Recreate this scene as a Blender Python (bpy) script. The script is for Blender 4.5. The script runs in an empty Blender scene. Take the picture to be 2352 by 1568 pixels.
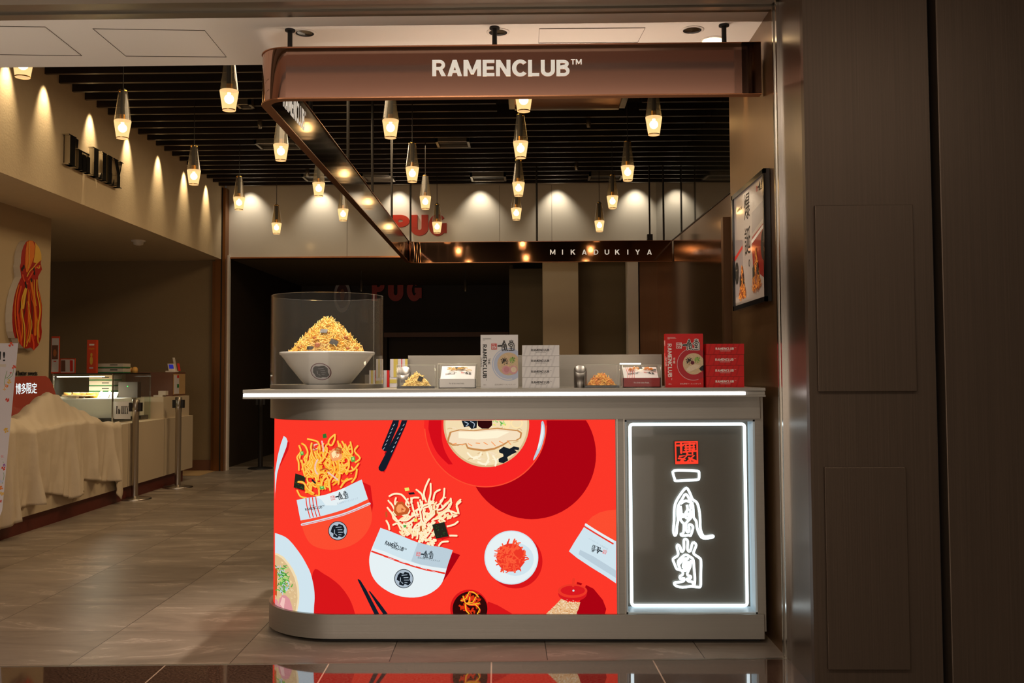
import bpy, bmesh, math, random
from mathutils import Vector, Matrix
from mathutils.geometry import tessellate_polygon

sc = bpy.context.scene
C = sc.collection
PI = math.pi

# ------------------------------------------------------------------ camera
F_PX = 2287.0
PITCH, YAW, ROLL, SH = 0.048, 0.0195, -0.0045, -0.0157
EYE = Vector((0, 0, 1.2))
R3 = Matrix.Rotation(YAW, 3, 'Z') @ Matrix.Rotation(PI/2 + PITCH, 3, 'X') @ Matrix.Rotation(ROLL, 3, 'Z')
cam = bpy.data.cameras.new('camera')
cam.sensor_width = 36.0
cam.lens = 36.0 * F_PX / 2352.0
cam.shift_y = SH * F_PX / 2352.0
cam.clip_start = 0.05
camo = bpy.data.objects.new('camera', cam)
camo.matrix_world = Matrix.Translation(EYE) @ R3.to_4x4()
C.objects.link(camo)
sc.camera = camo

# ------------------------------------------------------------------ world, exposure
w = bpy.data.worlds.new('world'); sc.world = w; w.use_nodes = True
w.node_tree.nodes['Background'].inputs[0].default_value = (1.0, 0.86, 0.72, 1)
w.node_tree.nodes['Background'].inputs[1].default_value = 0.03
sc.view_settings.view_transform = 'Standard'
sc.view_settings.look = 'None'
sc.view_settings.gamma = 1
sc.view_settings.use_curve_mapping = False
sc.view_settings.exposure = 0.0

def light(kind, name, loc, energy, color, size=0.05, rot=(0, 0, 0), spot=None, blend=0.5, sy=None):
    l = bpy.data.lights.new(name, kind)
    l.energy = energy; l.color = color
    if kind == 'AREA':
        l.size = size
        if sy: l.shape = 'RECTANGLE'; l.size_y = sy
    else:
        l.shadow_soft_size = size
    if kind == 'SPOT':
        l.spot_size = spot; l.spot_blend = blend
    o = bpy.data.objects.new(name, l)
    o.location = loc; o.rotation_euler = rot
    C.objects.link(o)
    return o
WARM = (1.0, 0.72, 0.42); NEUT = (1.0, 0.85, 0.70)
# corridor ceiling lights on the visitor's side
for cx, e in ((-3.6, 60), (-0.6, 60), (2.2, 25)):
    light('AREA', 'corridor_light', (cx, 0.6, 3.25), e, NEUT, 1.1, sy=0.5)
light('AREA', 'corridor_light', (-1.5, -3.6, 3.25), 120, (1.0, 0.84, 0.72), 2.4, sy=0.8)
# added frontal fill from across the corridor, mainly for the soffit
light('AREA', 'corridor_fill', (-2.5, -7.6, 0.95), 110, (1.0, 0.85, 0.72), 9.0, rot=(PI/2+0.12, 0, 0), sy=1.6)
# added unseen fill brightening the corridor ceiling that the copper band mirrors
light('AREA', 'corridor_ceiling_fill', (-1.0, 1.0, 2.75), 24, (1.0, 0.80, 0.68), 6.0, rot=(PI, 0, 0), sy=0.2)
# added upward fill out of view at the threshold, brightening the soffit
ul = light('AREA', 'floor_fill', (-3.4, 3.2, 0.01), 20, (1.0, 0.88, 0.74), 4.0, rot=(PI-0.35, 0, 0), sy=0.15)
ul.data.spread = math.radians(90)
# soft general light of the shop hall, hung in the slat ceiling
for cy in (7.0, 9.6):
    light('AREA', 'hall_light', (-1.6, cy, 3.52), 38, WARM, 1.2, sy=1.2)

# ------------------------------------------------------------------ pixel rays
def ray(px, py):
    return R3 @ Vector(((px-1176)/F_PX, (784-py)/F_PX + SH, -1.0))
def P(px, py, Y):
    d = ray(px, py); return EYE + d*(Y/d.y)
def PZ(px, py, Z):
    d = ray(px, py); return EYE + d*((Z-EYE.z)/d.z)
def PX(px, py, X):
    d = ray(px, py); return EYE + d*(X/d.x)
def PV(px, py, A, B):                       # vertical plane through A, B
    d = ray(px, py); e = Vector((B[0]-A[0], B[1]-A[1])); n = Vector((-e.y, e.x))
    t = (n.x*A[0] + n.y*A[1])/(n.x*d.x + n.y*d.y)
    return EYE + d*t

# ------------------------------------------------------------------ materials
M = {}
def mat(name, col, rough=0.5, metal=0.0, emis=None, es=1.0, spec=0.5, coat=0.0, trans=0.0, alpha=1.0, ior=1.45, bump=None, vary=None, brushed=None):
    m = bpy.data.materials.new(name); m.use_nodes = True
    nt = m.node_tree; b = nt.nodes['Principled BSDF']
    b.inputs['Base Color'].default_value = (*col, 1)
    b.inputs['Roughness'].default_value = rough
    b.inputs['Metallic'].default_value = metal
    b.inputs['Specular IOR Level'].default_value = spec
    b.inputs['Coat Weight'].default_value = coat
    b.inputs['Coat Roughness'].default_value = 0.05
    b.inputs['Transmission Weight'].default_value = trans
    b.inputs['IOR'].default_value = ior
    b.inputs['Alpha'].default_value = alpha
    if emis:
        b.inputs['Emission Color'].default_value = (*emis, 1)
        b.inputs['Emission Strength'].default_value = es
    tc = nt.nodes.new('ShaderNodeTexCoord')
    if vary:                                # (scale, amount)  colour variation
        n = nt.nodes.new('ShaderNodeTexNoise'); n.inputs['Scale'].default_value = vary[0]; n.inputs['Detail'].default_value = 4
        r = nt.nodes.new('ShaderNodeMapRange'); r.inputs[3].default_value = 1-vary[1]; r.inputs[4].default_value = 1+vary[1]
        v = nt.nodes.new('ShaderNodeVectorMath'); v.operation = 'SCALE'; v.inputs[0].default_value = col
        nt.links.new(tc.outputs['Object'], n.inputs['Vector']); nt.links.new(n.outputs['Fac'], r.inputs[0])
        nt.links.new(r.outputs[0], v.inputs['Scale']); nt.links.new(v.outputs[0], b.inputs['Base Color'])
    if brushed:                             # (stretch vec, colour amount, bump)
        mp = nt.nodes.new('ShaderNodeMapping'); mp.inputs['Scale'].default_value = brushed[0]
        n = nt.nodes.new('ShaderNodeTexNoise'); n.inputs['Scale'].default_value = 1.0; n.inputs['Detail'].default_value = 3
        r = nt.nodes.new('ShaderNodeMapRange'); r.inputs[3].default_value = 1-brushed[1]; r.inputs[4].default_value = 1+brushed[1]
        v = nt.nodes.new('ShaderNodeVectorMath'); v.operation = 'SCALE'; v.inputs[0].default_value = col
        bp = nt.nodes.new('ShaderNodeBump'); bp.inputs['Strength'].default_value = brushed[2]; bp.inputs['Distance'].default_value = 0.001
        nt.links.new(tc.outputs['Object'], mp.inputs[0]); nt.links.new(mp.outputs[0], n.inputs['Vector'])
        nt.links.new(n.outputs['Fac'], r.inputs[0]); nt.links.new(r.outputs[0], v.inputs['Scale'])
        nt.links.new(v.outputs[0], b.inputs['Base Color']); nt.links.new(n.outputs['Fac'], bp.inputs['Height'])
        nt.links.new(bp.outputs[0], b.inputs['Normal'])
    if bump:                                # (scale, strength, distance)
        n = nt.nodes.new('ShaderNodeTexNoise'); n.inputs['Scale'].default_value = bump[0]; n.inputs['Detail'].default_value = 5
        bp = nt.nodes.new('ShaderNodeBump'); bp.inputs['Strength'].default_value = bump[1]; bp.inputs['Distance'].default_value = bump[2]
        nt.links.new(tc.outputs['Object'], n.inputs['Vector']); nt.links.new(n.outputs['Fac'], bp.inputs['Height'])
        nt.links.new(bp.outputs[0], b.inputs['Normal'])
    M[name] = m
    return m

mat('steel', (0.32, 0.305, 0.27), 0.42, 0.8, brushed=((1.5, 1.5, 260), 0.08, 0.12))
mat('tube_steel', (0.17, 0.158, 0.14), 0.34, 1.0)
mat('steel_bright', (0.50, 0.46, 0.41), 0.30, 1.0, brushed=((400, 400, 2), 0.06, 0.05))
mat('chrome', (0.62, 0.6, 0.55), 0.16, 1.0)
mat('copper_mirror', (0.62, 0.37, 0.28), 0.05, 1.0)
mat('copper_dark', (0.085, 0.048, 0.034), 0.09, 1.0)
mat('ceil_brown', (0.42, 0.26, 0.17), 0.6)
mat('copper_edge', (0.48, 0.22, 0.11), 0.28, 0.9)
mat('copper_wall', (0.20, 0.105, 0.050), 0.34, 0.8, brushed=((120, 120, 1.0), 0.12, 0.15))
mat('copper_hall', (0.36, 0.20, 0.115), 0.13, 1.0)
mat('reveal_metal', (0.135, 0.095, 0.065), 0.28, 0.85, brushed=((120, 120, 1.0), 0.12, 0.15))
mat('jamb_metal', (0.22, 0.125, 0.055), 0.30, 0.75, brushed=((120, 120, 1.0), 0.12, 0.15))
mat('copper_post', (0.30, 0.13, 0.045), 0.32, 0.8)
mat('bronze_facade', (0.098, 0.070, 0.049), 0.42, 0.65, brushed=((190, 190, 1.2), 0.22, 0.25))
mat('white_paint', (0.80, 0.75, 0.68), 0.7)
mat('white_gloss', (0.72, 0.68, 0.60), 0.16)
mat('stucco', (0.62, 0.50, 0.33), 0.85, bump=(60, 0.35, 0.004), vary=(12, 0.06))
mat('stucco_inner_shaded', (0.47, 0.37, 0.23), 0.85, bump=(60, 0.35, 0.004))  # darker stucco copy: the inner wall's weaker light is put into its colour
mat('stucco_back_shaded', (0.26, 0.19, 0.105), 0.85, bump=(60, 0.4, 0.004))  # shade of the rear shop wall put into a darker stucco colour
mat('board_red', (0.50, 0.10, 0.07), 0.15, coat=0.5)
mat('red_deep', (0.38, 0.012, 0.006), 0.45)
mat('lilac_ink', (0.30, 0.12, 0.40), 0.5)
mat('cream_wall', (0.50, 0.41, 0.28), 0.75)
mat('olive_wall', (0.17, 0.135, 0.08), 0.8)
mat('dark_wall', (0.050, 0.038, 0.028), 0.7)
mat('black', (0.012, 0.010, 0.009), 0.5)
mat('black_gloss', (0.012, 0.012, 0.012), 0.12)
mat('slat', (0.020, 0.015, 0.012), 0.30, coat=0.3)
mat('slat_edge', (0.045, 0.030, 0.020), 0.4)
mat('dark_glass', (0.020, 0.022, 0.018), 0.04, spec=1.0, coat=1.0)
mat('line_dark', (0.16, 0.13, 0.10), 0.7)
mat('lip', (0.30, 0.27, 0.22), 0.3, 0.8)
mat('cream_counter', (0.60, 0.50, 0.355), 0.6, vary=(3, 0.04))
mat('maroon', (0.11, 0.018, 0.012), 0.45)
mat('cloth', (0.64, 0.545, 0.41), 0.9, bump=(7, 0.30, 0.03))
mat('white_card', (0.80, 0.80, 0.80), 0.45)
mat('card_stripe', (0.70, 0.70, 0.71), 0.45)
mat('red_card', (0.62, 0.006, 0.006), 0.35)
mat('red_card_dark', (0.50, 0.004, 0.005), 0.35)
mat('ink_black', (0.012, 0.012, 0.012), 0.5)
mat('ink_white', (0.85, 0.83, 0.78), 0.5)
mat('ink_red', (0.65, 0.03, 0.02), 0.5)
mat('letter_white', (0.85, 0.82, 0.74), 0.4, emis=(1.0, 0.92, 0.78), es=0.42)
mat('bowl_white', (0.88, 0.86, 0.83), 0.22, coat=0.4)
mat('noodle', (1.0, 0.62, 0.13), 0.45)
mat('noodle_pale', (1.0, 0.76, 0.28), 0.45)
mat('noodle_orange', (0.85, 0.32, 0.05), 0.45)
mat('nori', (0.035, 0.03, 0.022), 0.4, bump=(300, 0.6, 0.001))
mat('meat', (0.45, 0.14, 0.04), 0.45, vary=(60, 0.3))
mat('leaf', (0.10, 0.30, 0.04), 0.5)
mat('gold', (0.62, 0.50, 0.10), 0.4)
mat('blue_plate', (0.50, 0.58, 0.76), 0.4)
mat('soup', (0.66, 0.50, 0.30), 0.4, vary=(90, 0.10))
mat('pink_meat', (0.70, 0.36, 0.38), 0.45, vary=(120, 0.15))
mat('pale_meat', (0.80, 0.66, 0.48), 0.45, vary=(120, 0.15))
mat('red_plate', (0.45, 0.015, 0.025), 0.3)
mat('pug_red', (0.62, 0.035, 0.012), 0.4)
mat('wood_dark', (0.16, 0.07, 0.04), 0.5)
mat('wood_pale', (0.52, 0.34, 0.16), 0.5)
mat('bread', (0.80, 0.45, 0.12), 0.6)
mat('green_card', (0.03, 0.20, 0.06), 0.5)
mat('poster_white', (0.58, 0.52, 0.48), 0.5, coat=0.9)
mat('print_red', (0.40, 0.012, 0.010), 0.4, coat=0.9)
mat('print_noodle', (0.50, 0.17, 0.035), 0.5)
mat('print_noodle_dark', (0.28, 0.06, 0.015), 0.5)
mat('print_grey', (0.42, 0.38, 0.38), 0.5, coat=0.9)
mat('orange_paint', (0.75, 0.20, 0.02), 0.4)
mat('yellow_paint', (0.75, 0.45, 0.06), 0.4)
mat('brass', (0.65, 0.38, 0.08), 0.25, 1.0)
mat('pale_lilac', (0.66, 0.63, 0.66), 0.5)
mat('pale_ivory', (0.62, 0.56, 0.47), 0.5)
def emi(name, col, s=1.0, gloss=0.0):
    mat(name, (0.0, 0.0, 0.0), 0.6, emis=col, es=s, spec=0.0)
emi('led', (1.0, 0.97, 1.0), 5.0)
emi('neon_white', (0.80, 0.93, 1.0), 2.4)
emi('neon_red', (1.0, 0.045, 0.02), 1.15)
emi('case_led', (1.0, 0.93, 0.78), 5.0)
emi('bulb', (1.0, 0.68, 0.33), 30.0)
emi('down_on', (1.0, 0.70, 0.35), 6.0)
emi('down_white', (1.0, 0.88, 0.75), 3.0)
emi('text_glow', (0.75, 0.95, 0.95), 1.3)
emi('green_led', (0.05, 1.0, 0.15), 3.0)
emi('blue_screen', (0.03, 0.03, 0.30), 0.7)
# inks of the backlit picture
INK = dict(p_red=(0.98, 0.040, 0.022), p_redd=(0.40, 0.001, 0.006), p_redm=(0.68, 0.008, 0.010), p_bowl=(0.93, 0.020, 0.018),
           p_bowld=(0.66, 0.004, 0.010), p_orange=(0.98, 0.075, 0.030), p_white=(0.64, 0.78, 0.85), p_whites=(0.50, 0.62, 0.70), p_white2=(0.80, 0.88, 0.90),
           p_grey=(0.42, 0.50, 0.58), p_ink=(0.010, 0.014, 0.020), p_black=(0.008, 0.012, 0.022), p_blackd=(0.02, 0.02, 0.012), p_noodle=(0.98, 0.42, 0.03), p_noodleh=(1.0, 0.62, 0.12),
           p_pale=(1.0, 0.78, 0.42), p_paleh=(1.0, 0.90, 0.66), p_green=(0.10, 0.42, 0.06), p_greenl=(0.45, 0.75, 0.22), p_greend=(0.03, 0.18, 0.03), p_yel=(0.85, 0.80, 0.15),
           p_soup=(0.72, 0.50, 0.26), p_souph=(0.90, 0.72, 0.44), p_meat=(0.55, 0.10, 0.02), p_meath=(0.95, 0.35, 0.12), p_pork=(0.92, 0.74, 0.52), p_porke=(0.58, 0.26, 0.08),
           p_pink=(0.72, 0.30, 0.32), p_pinkh=(0.90, 0.55, 0.50), p_ginger=(0.98, 0.11, 0.04), p_gingerd=(0.85, 0.04, 0.02), p_cup=(0.03, 0.003, 0.003), p_amber=(0.70, 0.03, 0.005),
           p_amberh=(1.0, 0.45, 0.02), p_sesame=(0.80, 0.48, 0.24), p_sesamel=(0.92, 0.72, 0.48), p_lid=(0.70, 0.010, 0.014))
for k, v in INK.items():
    emi(k, v, 1.0)

def nodes(m):
    return m.node_tree, m.node_tree.nodes['Principled BSDF']
# clear sheet: mostly see-through with a glossy skin (acrylic, glass)
def clear(name, tint, gloss, refl=(1, 1, 1), haze=0.0):
    m = bpy.data.materials.new(name); m.use_nodes = True; nt = m.node_tree; nt.nodes.clear()
    o = nt.nodes.new('ShaderNodeOutputMaterial'); t = nt.nodes.new('ShaderNodeBsdfTransparent'); t.inputs[0].default_value = (*tint, 1)
    g = nt.nodes.new('ShaderNodeBsdfGlossy'); g.inputs['Roughness'].default_value = 0.03; g.inputs[0].default_value = (*refl, 1)
    lw_ = nt.nodes.new('ShaderNodeLayerWeight'); lw_.inputs[0].default_value = 0.5
    pw_ = nt.nodes.new('ShaderNodeMath'); pw_.operation = 'POWER'; pw_.inputs[1].default_value = 4.0; nt.links.new(lw_.outputs['Facing'], pw_.inputs[0])
    fr = nt.nodes.new('ShaderNodeMapRange'); fr.inputs[3].default_value = ((gloss-1)/(gloss+1))**2*0.6; fr.inputs[4].default_value = 0.9; nt.links.new(pw_.outputs[0], fr.inputs[0])
    mx = nt.nodes.new('ShaderNodeMixShader'); nt.links.new(fr.outputs[0], mx.inputs[0])
    last = t
    if haze:
        d = nt.nodes.new('ShaderNodeBsdfDiffuse'); d.inputs[0].default_value = (0.8, 0.8, 0.75, 1)
        m2 = nt.nodes.new('ShaderNodeMixShader'); m2.inputs[0].default_value = haze
        nt.links.new(t.outputs[0], m2.inputs[1]); nt.links.new(d.outputs[0], m2.inputs[2]); last = m2
    nt.links.new(last.outputs[0], mx.inputs[1]); nt.links.new(g.outputs[0], mx.inputs[2]); nt.links.new(mx.outputs[0], o.inputs[0])
    M[name] = m
clear('acrylic', (0.97, 0.97, 0.96), 1.30, haze=0.015)
clear('acrylic_edge', (0.9, 0.95, 0.9), 1.6, haze=0.35)
clear('glass_green', (0.90, 0.96, 0.92), 1.45, haze=0.02)
clear('smoke_glass', (0.72, 0.62, 0.44), 1.6, haze=0.10)
# frosted lamp glass: lit from within by its bulb
def frosted():
    m = bpy.data.materials.new('frosted'); m.use_nodes = True; nt = m.node_tree; nt.nodes.clear()
    o = nt.nodes.new('ShaderNodeOutputMaterial'); t = nt.nodes.new('ShaderNodeBsdfTransparent'); t.inputs[0].default_value = (1, 0.85, 0.6, 1)
    e = nt.nodes.new('ShaderNodeEmission'); e.inputs[0].default_value = (1.0, 0.62, 0.27, 1); e.inputs[1].default_value = 1.5
    mx = nt.nodes.new('ShaderNodeMixShader'); mx.inputs[0].default_value = 0.62
    nt.links.new(t.outputs[0], mx.inputs[1]); nt.links.new(e.outputs[0], mx.inputs[2]); nt.links.new(mx.outputs[0], o.inputs[0])
    M['frosted'] = m
frosted()
# large grey-brown porcelain floor tiles
def floor_tiles():
    m = mat('floor_tile', (0.3, 0.25, 0.2), 0.35); nt, b = nodes(m)
    tc = nt.nodes.new('ShaderNodeTexCoord'); sep = nt.nodes.new('ShaderNodeSeparateXYZ'); nt.links.new(tc.outputs['Object'], sep.inputs[0])
    def math_(op, a, bb=None):
        n = nt.nodes.new('ShaderNodeMath'); n.operation = op
        for i, x in enumerate((a, bb)):
            if x is None: continue
            if isinstance(x, (int, float)): n.inputs[i].default_value = x
            else: nt.links.new(x, n.inputs[i])
        return n.outputs[0]
    xs = math_('ADD', sep.outputs['X'], math_('MULTIPLY', sep.outputs['Y'], 0.028))
    u = math_('DIVIDE', math_('ADD', xs, TILE_X0), 0.663)
    v = math_('DIVIDE', math_('ADD', sep.outputs['Y'], TILE_Y0), 0.54)
    iu, iv = math_('FLOOR', u), math_('FLOOR', v)
    fu = math_('ABSOLUTE', math_('SUBTRACT', math_('SUBTRACT', u, iu), 0.5)); fv = math_('ABSOLUTE', math_('SUBTRACT', math_('SUBTRACT', v, iv), 0.5))
    ju = math_('GREATER_THAN', fu, 0.4970); jv = math_('GREATER_THAN', fv, 0.4958)
    j = math_('MAXIMUM', ju, math_('MULTIPLY', jv, 0.7))
    cmb = nt.nodes.new('ShaderNodeCombineXYZ'); nt.links.new(iu, cmb.inputs[0]); nt.links.new(iv, cmb.inputs[1])
    wn = nt.nodes.new('ShaderNodeTexWhiteNoise'); nt.links.new(cmb.outputs[0], wn.inputs['Vector'])
    va = nt.nodes.new('ShaderNodeVectorMath'); va.operation = 'MULTIPLY_ADD'; nt.links.new(wn.outputs['Color'], va.inputs[0]); va.inputs[1].default_value = (9, 9, 9)
    nt.links.new(tc.outputs['Object'], va.inputs[2])
    mp = nt.nodes.new('ShaderNodeMapping'); mp.inputs['Scale'].default_value = (0.9, 2.6, 1); nt.links.new(va.outputs[0], mp.inputs[0])
    n1 = nt.nodes.new('ShaderNodeTexNoise'); n1.inputs['Scale'].default_value = 1.6; n1.inputs['Detail'].default_value = 9; n1.inputs['Distortion'].default_value = 1.4
    n1.inputs['Roughness'].default_value = 0.62
    nt.links.new(mp.outputs[0], n1.inputs['Vector'])
    cr = nt.nodes.new('ShaderNodeValToRGB'); nt.links.new(n1.outputs['Fac'], cr.inputs[0])
    e = cr.color_ramp.elements; e[0].position = 0.25; e[0].color = (0.175, 0.143, 0.112, 1); e[1].position = 0.80; e[1].color = (0.50, 0.425, 0.335, 1)
    for p_, c_ in ((0.47, (0.275, 0.228, 0.178, 1)), (0.58, (0.315, 0.262, 0.206, 1)), (0.605, (0.46, 0.39, 0.315, 1)), (0.625, (0.325, 0.270, 0.212, 1))):
        q = e.new(p_); q.color = c_
    tone = nt.nodes.new('ShaderNodeMapRange'); tone.inputs[3].default_value = 0.84; tone.inputs[4].default_value = 1.12; nt.links.new(wn.outputs['Value'], tone.inputs[0])
    sv = nt.nodes.new('ShaderNodeVectorMath'); sv.operation = 'SCALE'; nt.links.new(cr.outputs[0], sv.inputs[0]); nt.links.new(tone.outputs[0], sv.inputs['Scale'])
    mx = nt.nodes.new('ShaderNodeMix'); mx.data_type = 'RGBA'; nt.links.new(j, mx.inputs[0]); nt.links.new(sv.outputs[0], mx.inputs[6]); mx.inputs[7].default_value = (0.05, 0.038, 0.028, 1)
    nt.links.new(mx.outputs[2], b.inputs['Base Color'])
    b.inputs['Roughness'].default_value = 0.36
TILE_X0 = -PZ(540, 1510, 0).x - 0.028*PZ(540, 1510, 0).y + 0.663*20
TILE_Y0 = -PZ(300, 1449, 0).y + 0.54*10
floor_tiles()
def granite():
    m = mat('granite', (0.05, 0.03, 0.02), 0.04, coat=0.6); nt, b = nodes(m)
    tc = nt.nodes.new('ShaderNodeTexCoord')
    mp = nt.nodes.new('ShaderNodeMapping'); mp.inputs['Scale'].default_value = (110, 150, 60); nt.links.new(tc.outputs['Object'], mp.inputs[0])
    n1 = nt.nodes.new('ShaderNodeTexNoise'); n1.inputs['Scale'].default_value = 1; n1.inputs['Detail'].default_value = 6; nt.links.new(mp.outputs[0], n1.inputs['Vector'])
    cr = nt.nodes.new('ShaderNodeValToRGB'); nt.links.new(n1.outputs['Fac'], cr.inputs[0])
    e = cr.color_ramp.elements; e[0].position = 0.35; e[0].color = (0.022, 0.012, 0.009, 1); e[1].position = 0.68; e[1].color = (0.13, 0.075, 0.05, 1)
    sep = nt.nodes.new('ShaderNodeSeparateXYZ'); nt.links.new(tc.outputs['Object'], sep.inputs[0])
    def mth(op, a, bb=None):
        n = nt.nodes.new('ShaderNodeMath'); n.operation = op
        for i, x in enumerate((a, bb)):
            if x is None: continue
            if isinstance(x, (int, float)): n.inputs[i].default_value = x
            else: nt.links.new(x, n.inputs[i])
        return n.outputs[0]
    u = mth('DIVIDE', mth('ADD', mth('ADD', sep.outputs['X'], mth('MULTIPLY', sep.outputs['Y'], 0.035)), GR_X0), 0.676)
    f = mth('ABSOLUTE', mth('SUBTRACT', mth('FRACT', u), 0.5)); j = mth('GREATER_THAN', f, 0.4955)
    mx = nt.nodes.new('ShaderNodeMix'); mx.data_type = 'RGBA'; nt.links.new(j, mx.inputs[0]); nt.links.new(cr.outputs[0], mx.inputs[6]); mx.inputs[7].default_value = (0.5, 0.36, 0.26, 1)
    nt.links.new(mx.outputs[2], b.inputs['Base Color'])
    b.inputs['Specular IOR Level'].default_value = 0.75
GR_X0 = -PZ(1129, 1512, 0).x - 0.035*PZ(1129, 1512, 0).y + 0.676*20
granite()

# ------------------------------------------------------------------ geometry builder
_text = {}
def blockfont(t, w=0.2):
    """heavy grotesque capitals as quads, cap height 1"""
    V_ = []; Fc = []; x0 = 0.0
    h = w/2
    lay = [0]
    def quad(*p, nl=True):
        if nl: lay[0] += 1
        o = len(V_); V_.extend((x0+a, b, lay[0]) for a, b in p); Fc.append(tuple(range(o, o+len(p))))
    def path(pts, wd=w):
        n = len(pts); L = []; R_ = []
        for i, p in enumerate(pts):
            a = pts[max(0, i-1)]; b = pts[min(n-1, i+1)]; tx, ty = b[0]-a[0], b[1]-a[1]; l = math.hypot(tx, ty)
            L.append((p[0]-ty/l*wd/2, p[1]+tx/l*wd/2)); R_.append((p[0]+ty/l*wd/2, p[1]-tx/l*wd/2))
        lay[0] += 1
        for i in range(n-1): quad(R_[i], R_[i+1], L[i+1], L[i], nl=False)
    def arc(cx, cy, rx_, ry_, a0, a1, n=14): return [(cx+rx_*math.cos(math.radians(a0+(a1-a0)*i/n)), cy+ry_*math.sin(math.radians(a0+(a1-a0)*i/n))) for i in range(n+1)]
    def stem(a, y0=0, y1=1): quad((a, y0), (a+w, y0), (a+w, y1), (a, y1))
    def bar(a, b, y, k=w*.86): quad((a, y), (b, y), (b, y+k), (a, y+k))
    k = w*.86
    for ch in t:
        lay[0] = 0
        if ch == ' ': x0 += .35; continue
        if ch == 'R': stem(0); path([(w*.5,1-k/2),(.36,1-k/2)]+arc(.36,1-k/2-.22,.21,.22,90,-90)+[(w*.5,1-k/2-.44)], k); quad((.30,.42),(.50,.45),(.70,0),(.70-w*1.15,0)); W = .70
        elif ch == 'A': quad((0,0),(w*1.06,0),(.37+h,1),(.37-h,1)); quad((.74-w*1.06,0),(.74,0),(.37+h,1),(.37-h,1)); quad((.15,.20),(.59,.20),(.55,.20+k*.9),(.19,.20+k*.9)); W = .74
        elif ch == 'M': stem(0); stem(.90-w); quad((0,1),(w*1.15,1),(.45+h*.75,.12),(.45-h*.75,.12)); quad((.90-w*1.15,1),(.90,1),(.45+h*.75,.12),(.45-h*.75,.12)); W = .90
        elif ch == 'E': stem(0); bar(0,.60,1-k); bar(0,.60,0); bar(0,.56,.5-k/2); W = .60
        elif ch == 'N': stem(0); stem(.74-w); quad((0,1),(w*1.1,1),(.74,0),(.74-w*1.1,0)); W = .74
        elif ch == 'C': path(arc(.39,.5,.39-h,.51-k/2,42,318,22)); W = .74
        elif ch == 'G': path(arc(.40,.5,.40-h,.51-k/2,42,345,22)); bar(.42,.80,.36); quad((.80-w,.12),(.80,.12),(.80,.40),(.80-w,.40)); W = .80
        elif ch == 'L': stem(0); bar(0,.57,0); W = .57
        elif ch == 'U': path([(h,1),(h,.36)]+arc(.36,.36,.36-h,.36-k/2,180,360)+[(.72-h,1)]); W = .72
        elif ch == 'B': stem(0); path([(h,1-k/2),(.36,1-k/2)]+arc(.36,.76,.20,.24-k/2,90,-90)+[(h,.52)], k); path([(h,.53),(.38,.53)]+arc(.38,.265+k/4,.22,.265-k/4,90,-90)+[(h,k/2)], k); W = .67
        elif ch == 'P': stem(0); path([(h,1-k/2),(.36,1-k/2)]+arc(.36,.70,.21,.30-k/2,90,-90)+[(h,.40+k/2)], k); W = .66
        elif ch == 'D': stem(0); path([(h,1-k/2),(.30,1-k/2)]+arc(.30,.5,.42-h,.5-k/2,90,-90)+[(h,k/2)], k); W = .72
        elif ch == 'T': bar(0,.62,1-k); stem(.31-h); W = .62
        elif ch == 'H': stem(0); stem(.72-w); bar(0,.72,.5-k/2); W = .72
        elif ch == 'J': path([(.52-h,1),(.52-h,.30)]+arc(.27,.30,.25-h,.30-k/2,0,-170)); W = .54
        elif ch == 'I': stem(0); W = w
        elif ch == 'K': stem(0); quad((w*.8,.30),(w*.8,.58),(.46,1),(.70,1)); quad((.22,.52),(.38,.64),(.72,0),(.72-w*1.2,0)); W = .72
        elif ch == 'Y': stem(.35-h,0,.45); quad((0,1),(w*1.1,1),(.35+h,.42),(.35-h,.42)); quad((.70-w*1.1,1),(.70,1),(.35+h,.42),(.35-h,.42)); W = .70
        elif ch == '\u2122':
            x0 += .02; ww = w*.5
            quad((0,.92),(.36,.92),(.36,1.0),(0,1.0)); quad((.14,.58),(.22,.58),(.22,1),(.14,1))
            quad((.42,.58),(.50,.58),(.50,1),(.42,1)); quad((.78,.58),(.86,.58),(.86,1),(.78,1)); quad((.42,1),(.52,1),(.67,.64),(.61,.64)); quad((.76,1),(.86,1),(.67,.64),(.61,.64)); W = .86
        x0 += W+.085
    return V_, Fc
def text2d(s, off=0.0):
    k = (s, off)
    if k not in _text and off > 0 and all(c in "RAMENCLUBGPDTHJIKY \u2122" for c in s):
        vs, fs = blockfont(s, min(0.34, 0.1+off*3.2))
        x0 = min(v[0] for v in vs); x1 = max(v[0] for v in vs)
        _text[k] = ([((x-x0)/(x1-x0), y, l) for x, y, l in vs], fs)
    if k not in _text:
        c = bpy.data.curves.new('lettering', 'FONT'); c.body = s; c.offset = off; c.resolution_u = 3
        o = bpy.data.objects.new('lettering', c); C.objects.link(o)
        ev = o.evaluated_get(bpy.context.evaluated_depsgraph_get()); me = ev.to_mesh()
        vs = [(v.co.x, v.co.y) for v in me.vertices]; fs = [tuple(p.vertices) for p in me.polygons]
        ev.to_mesh_clear(); C.objects.unlink(o); bpy.data.objects.remove(o)
        bpy.data.curves.remove(c)
        x0 = min(v[0] for v in vs); x1 = max(v[0] for v in vs); y0 = min(v[1] for v in vs); y1 = max(v[1] for v in vs)
        vs = [((x-x0)/(x1-x0), (y-y0)/(y1-y0), 0) for x, y in vs]
        _text[k] = (vs, fs)
    return _text[k]

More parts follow.
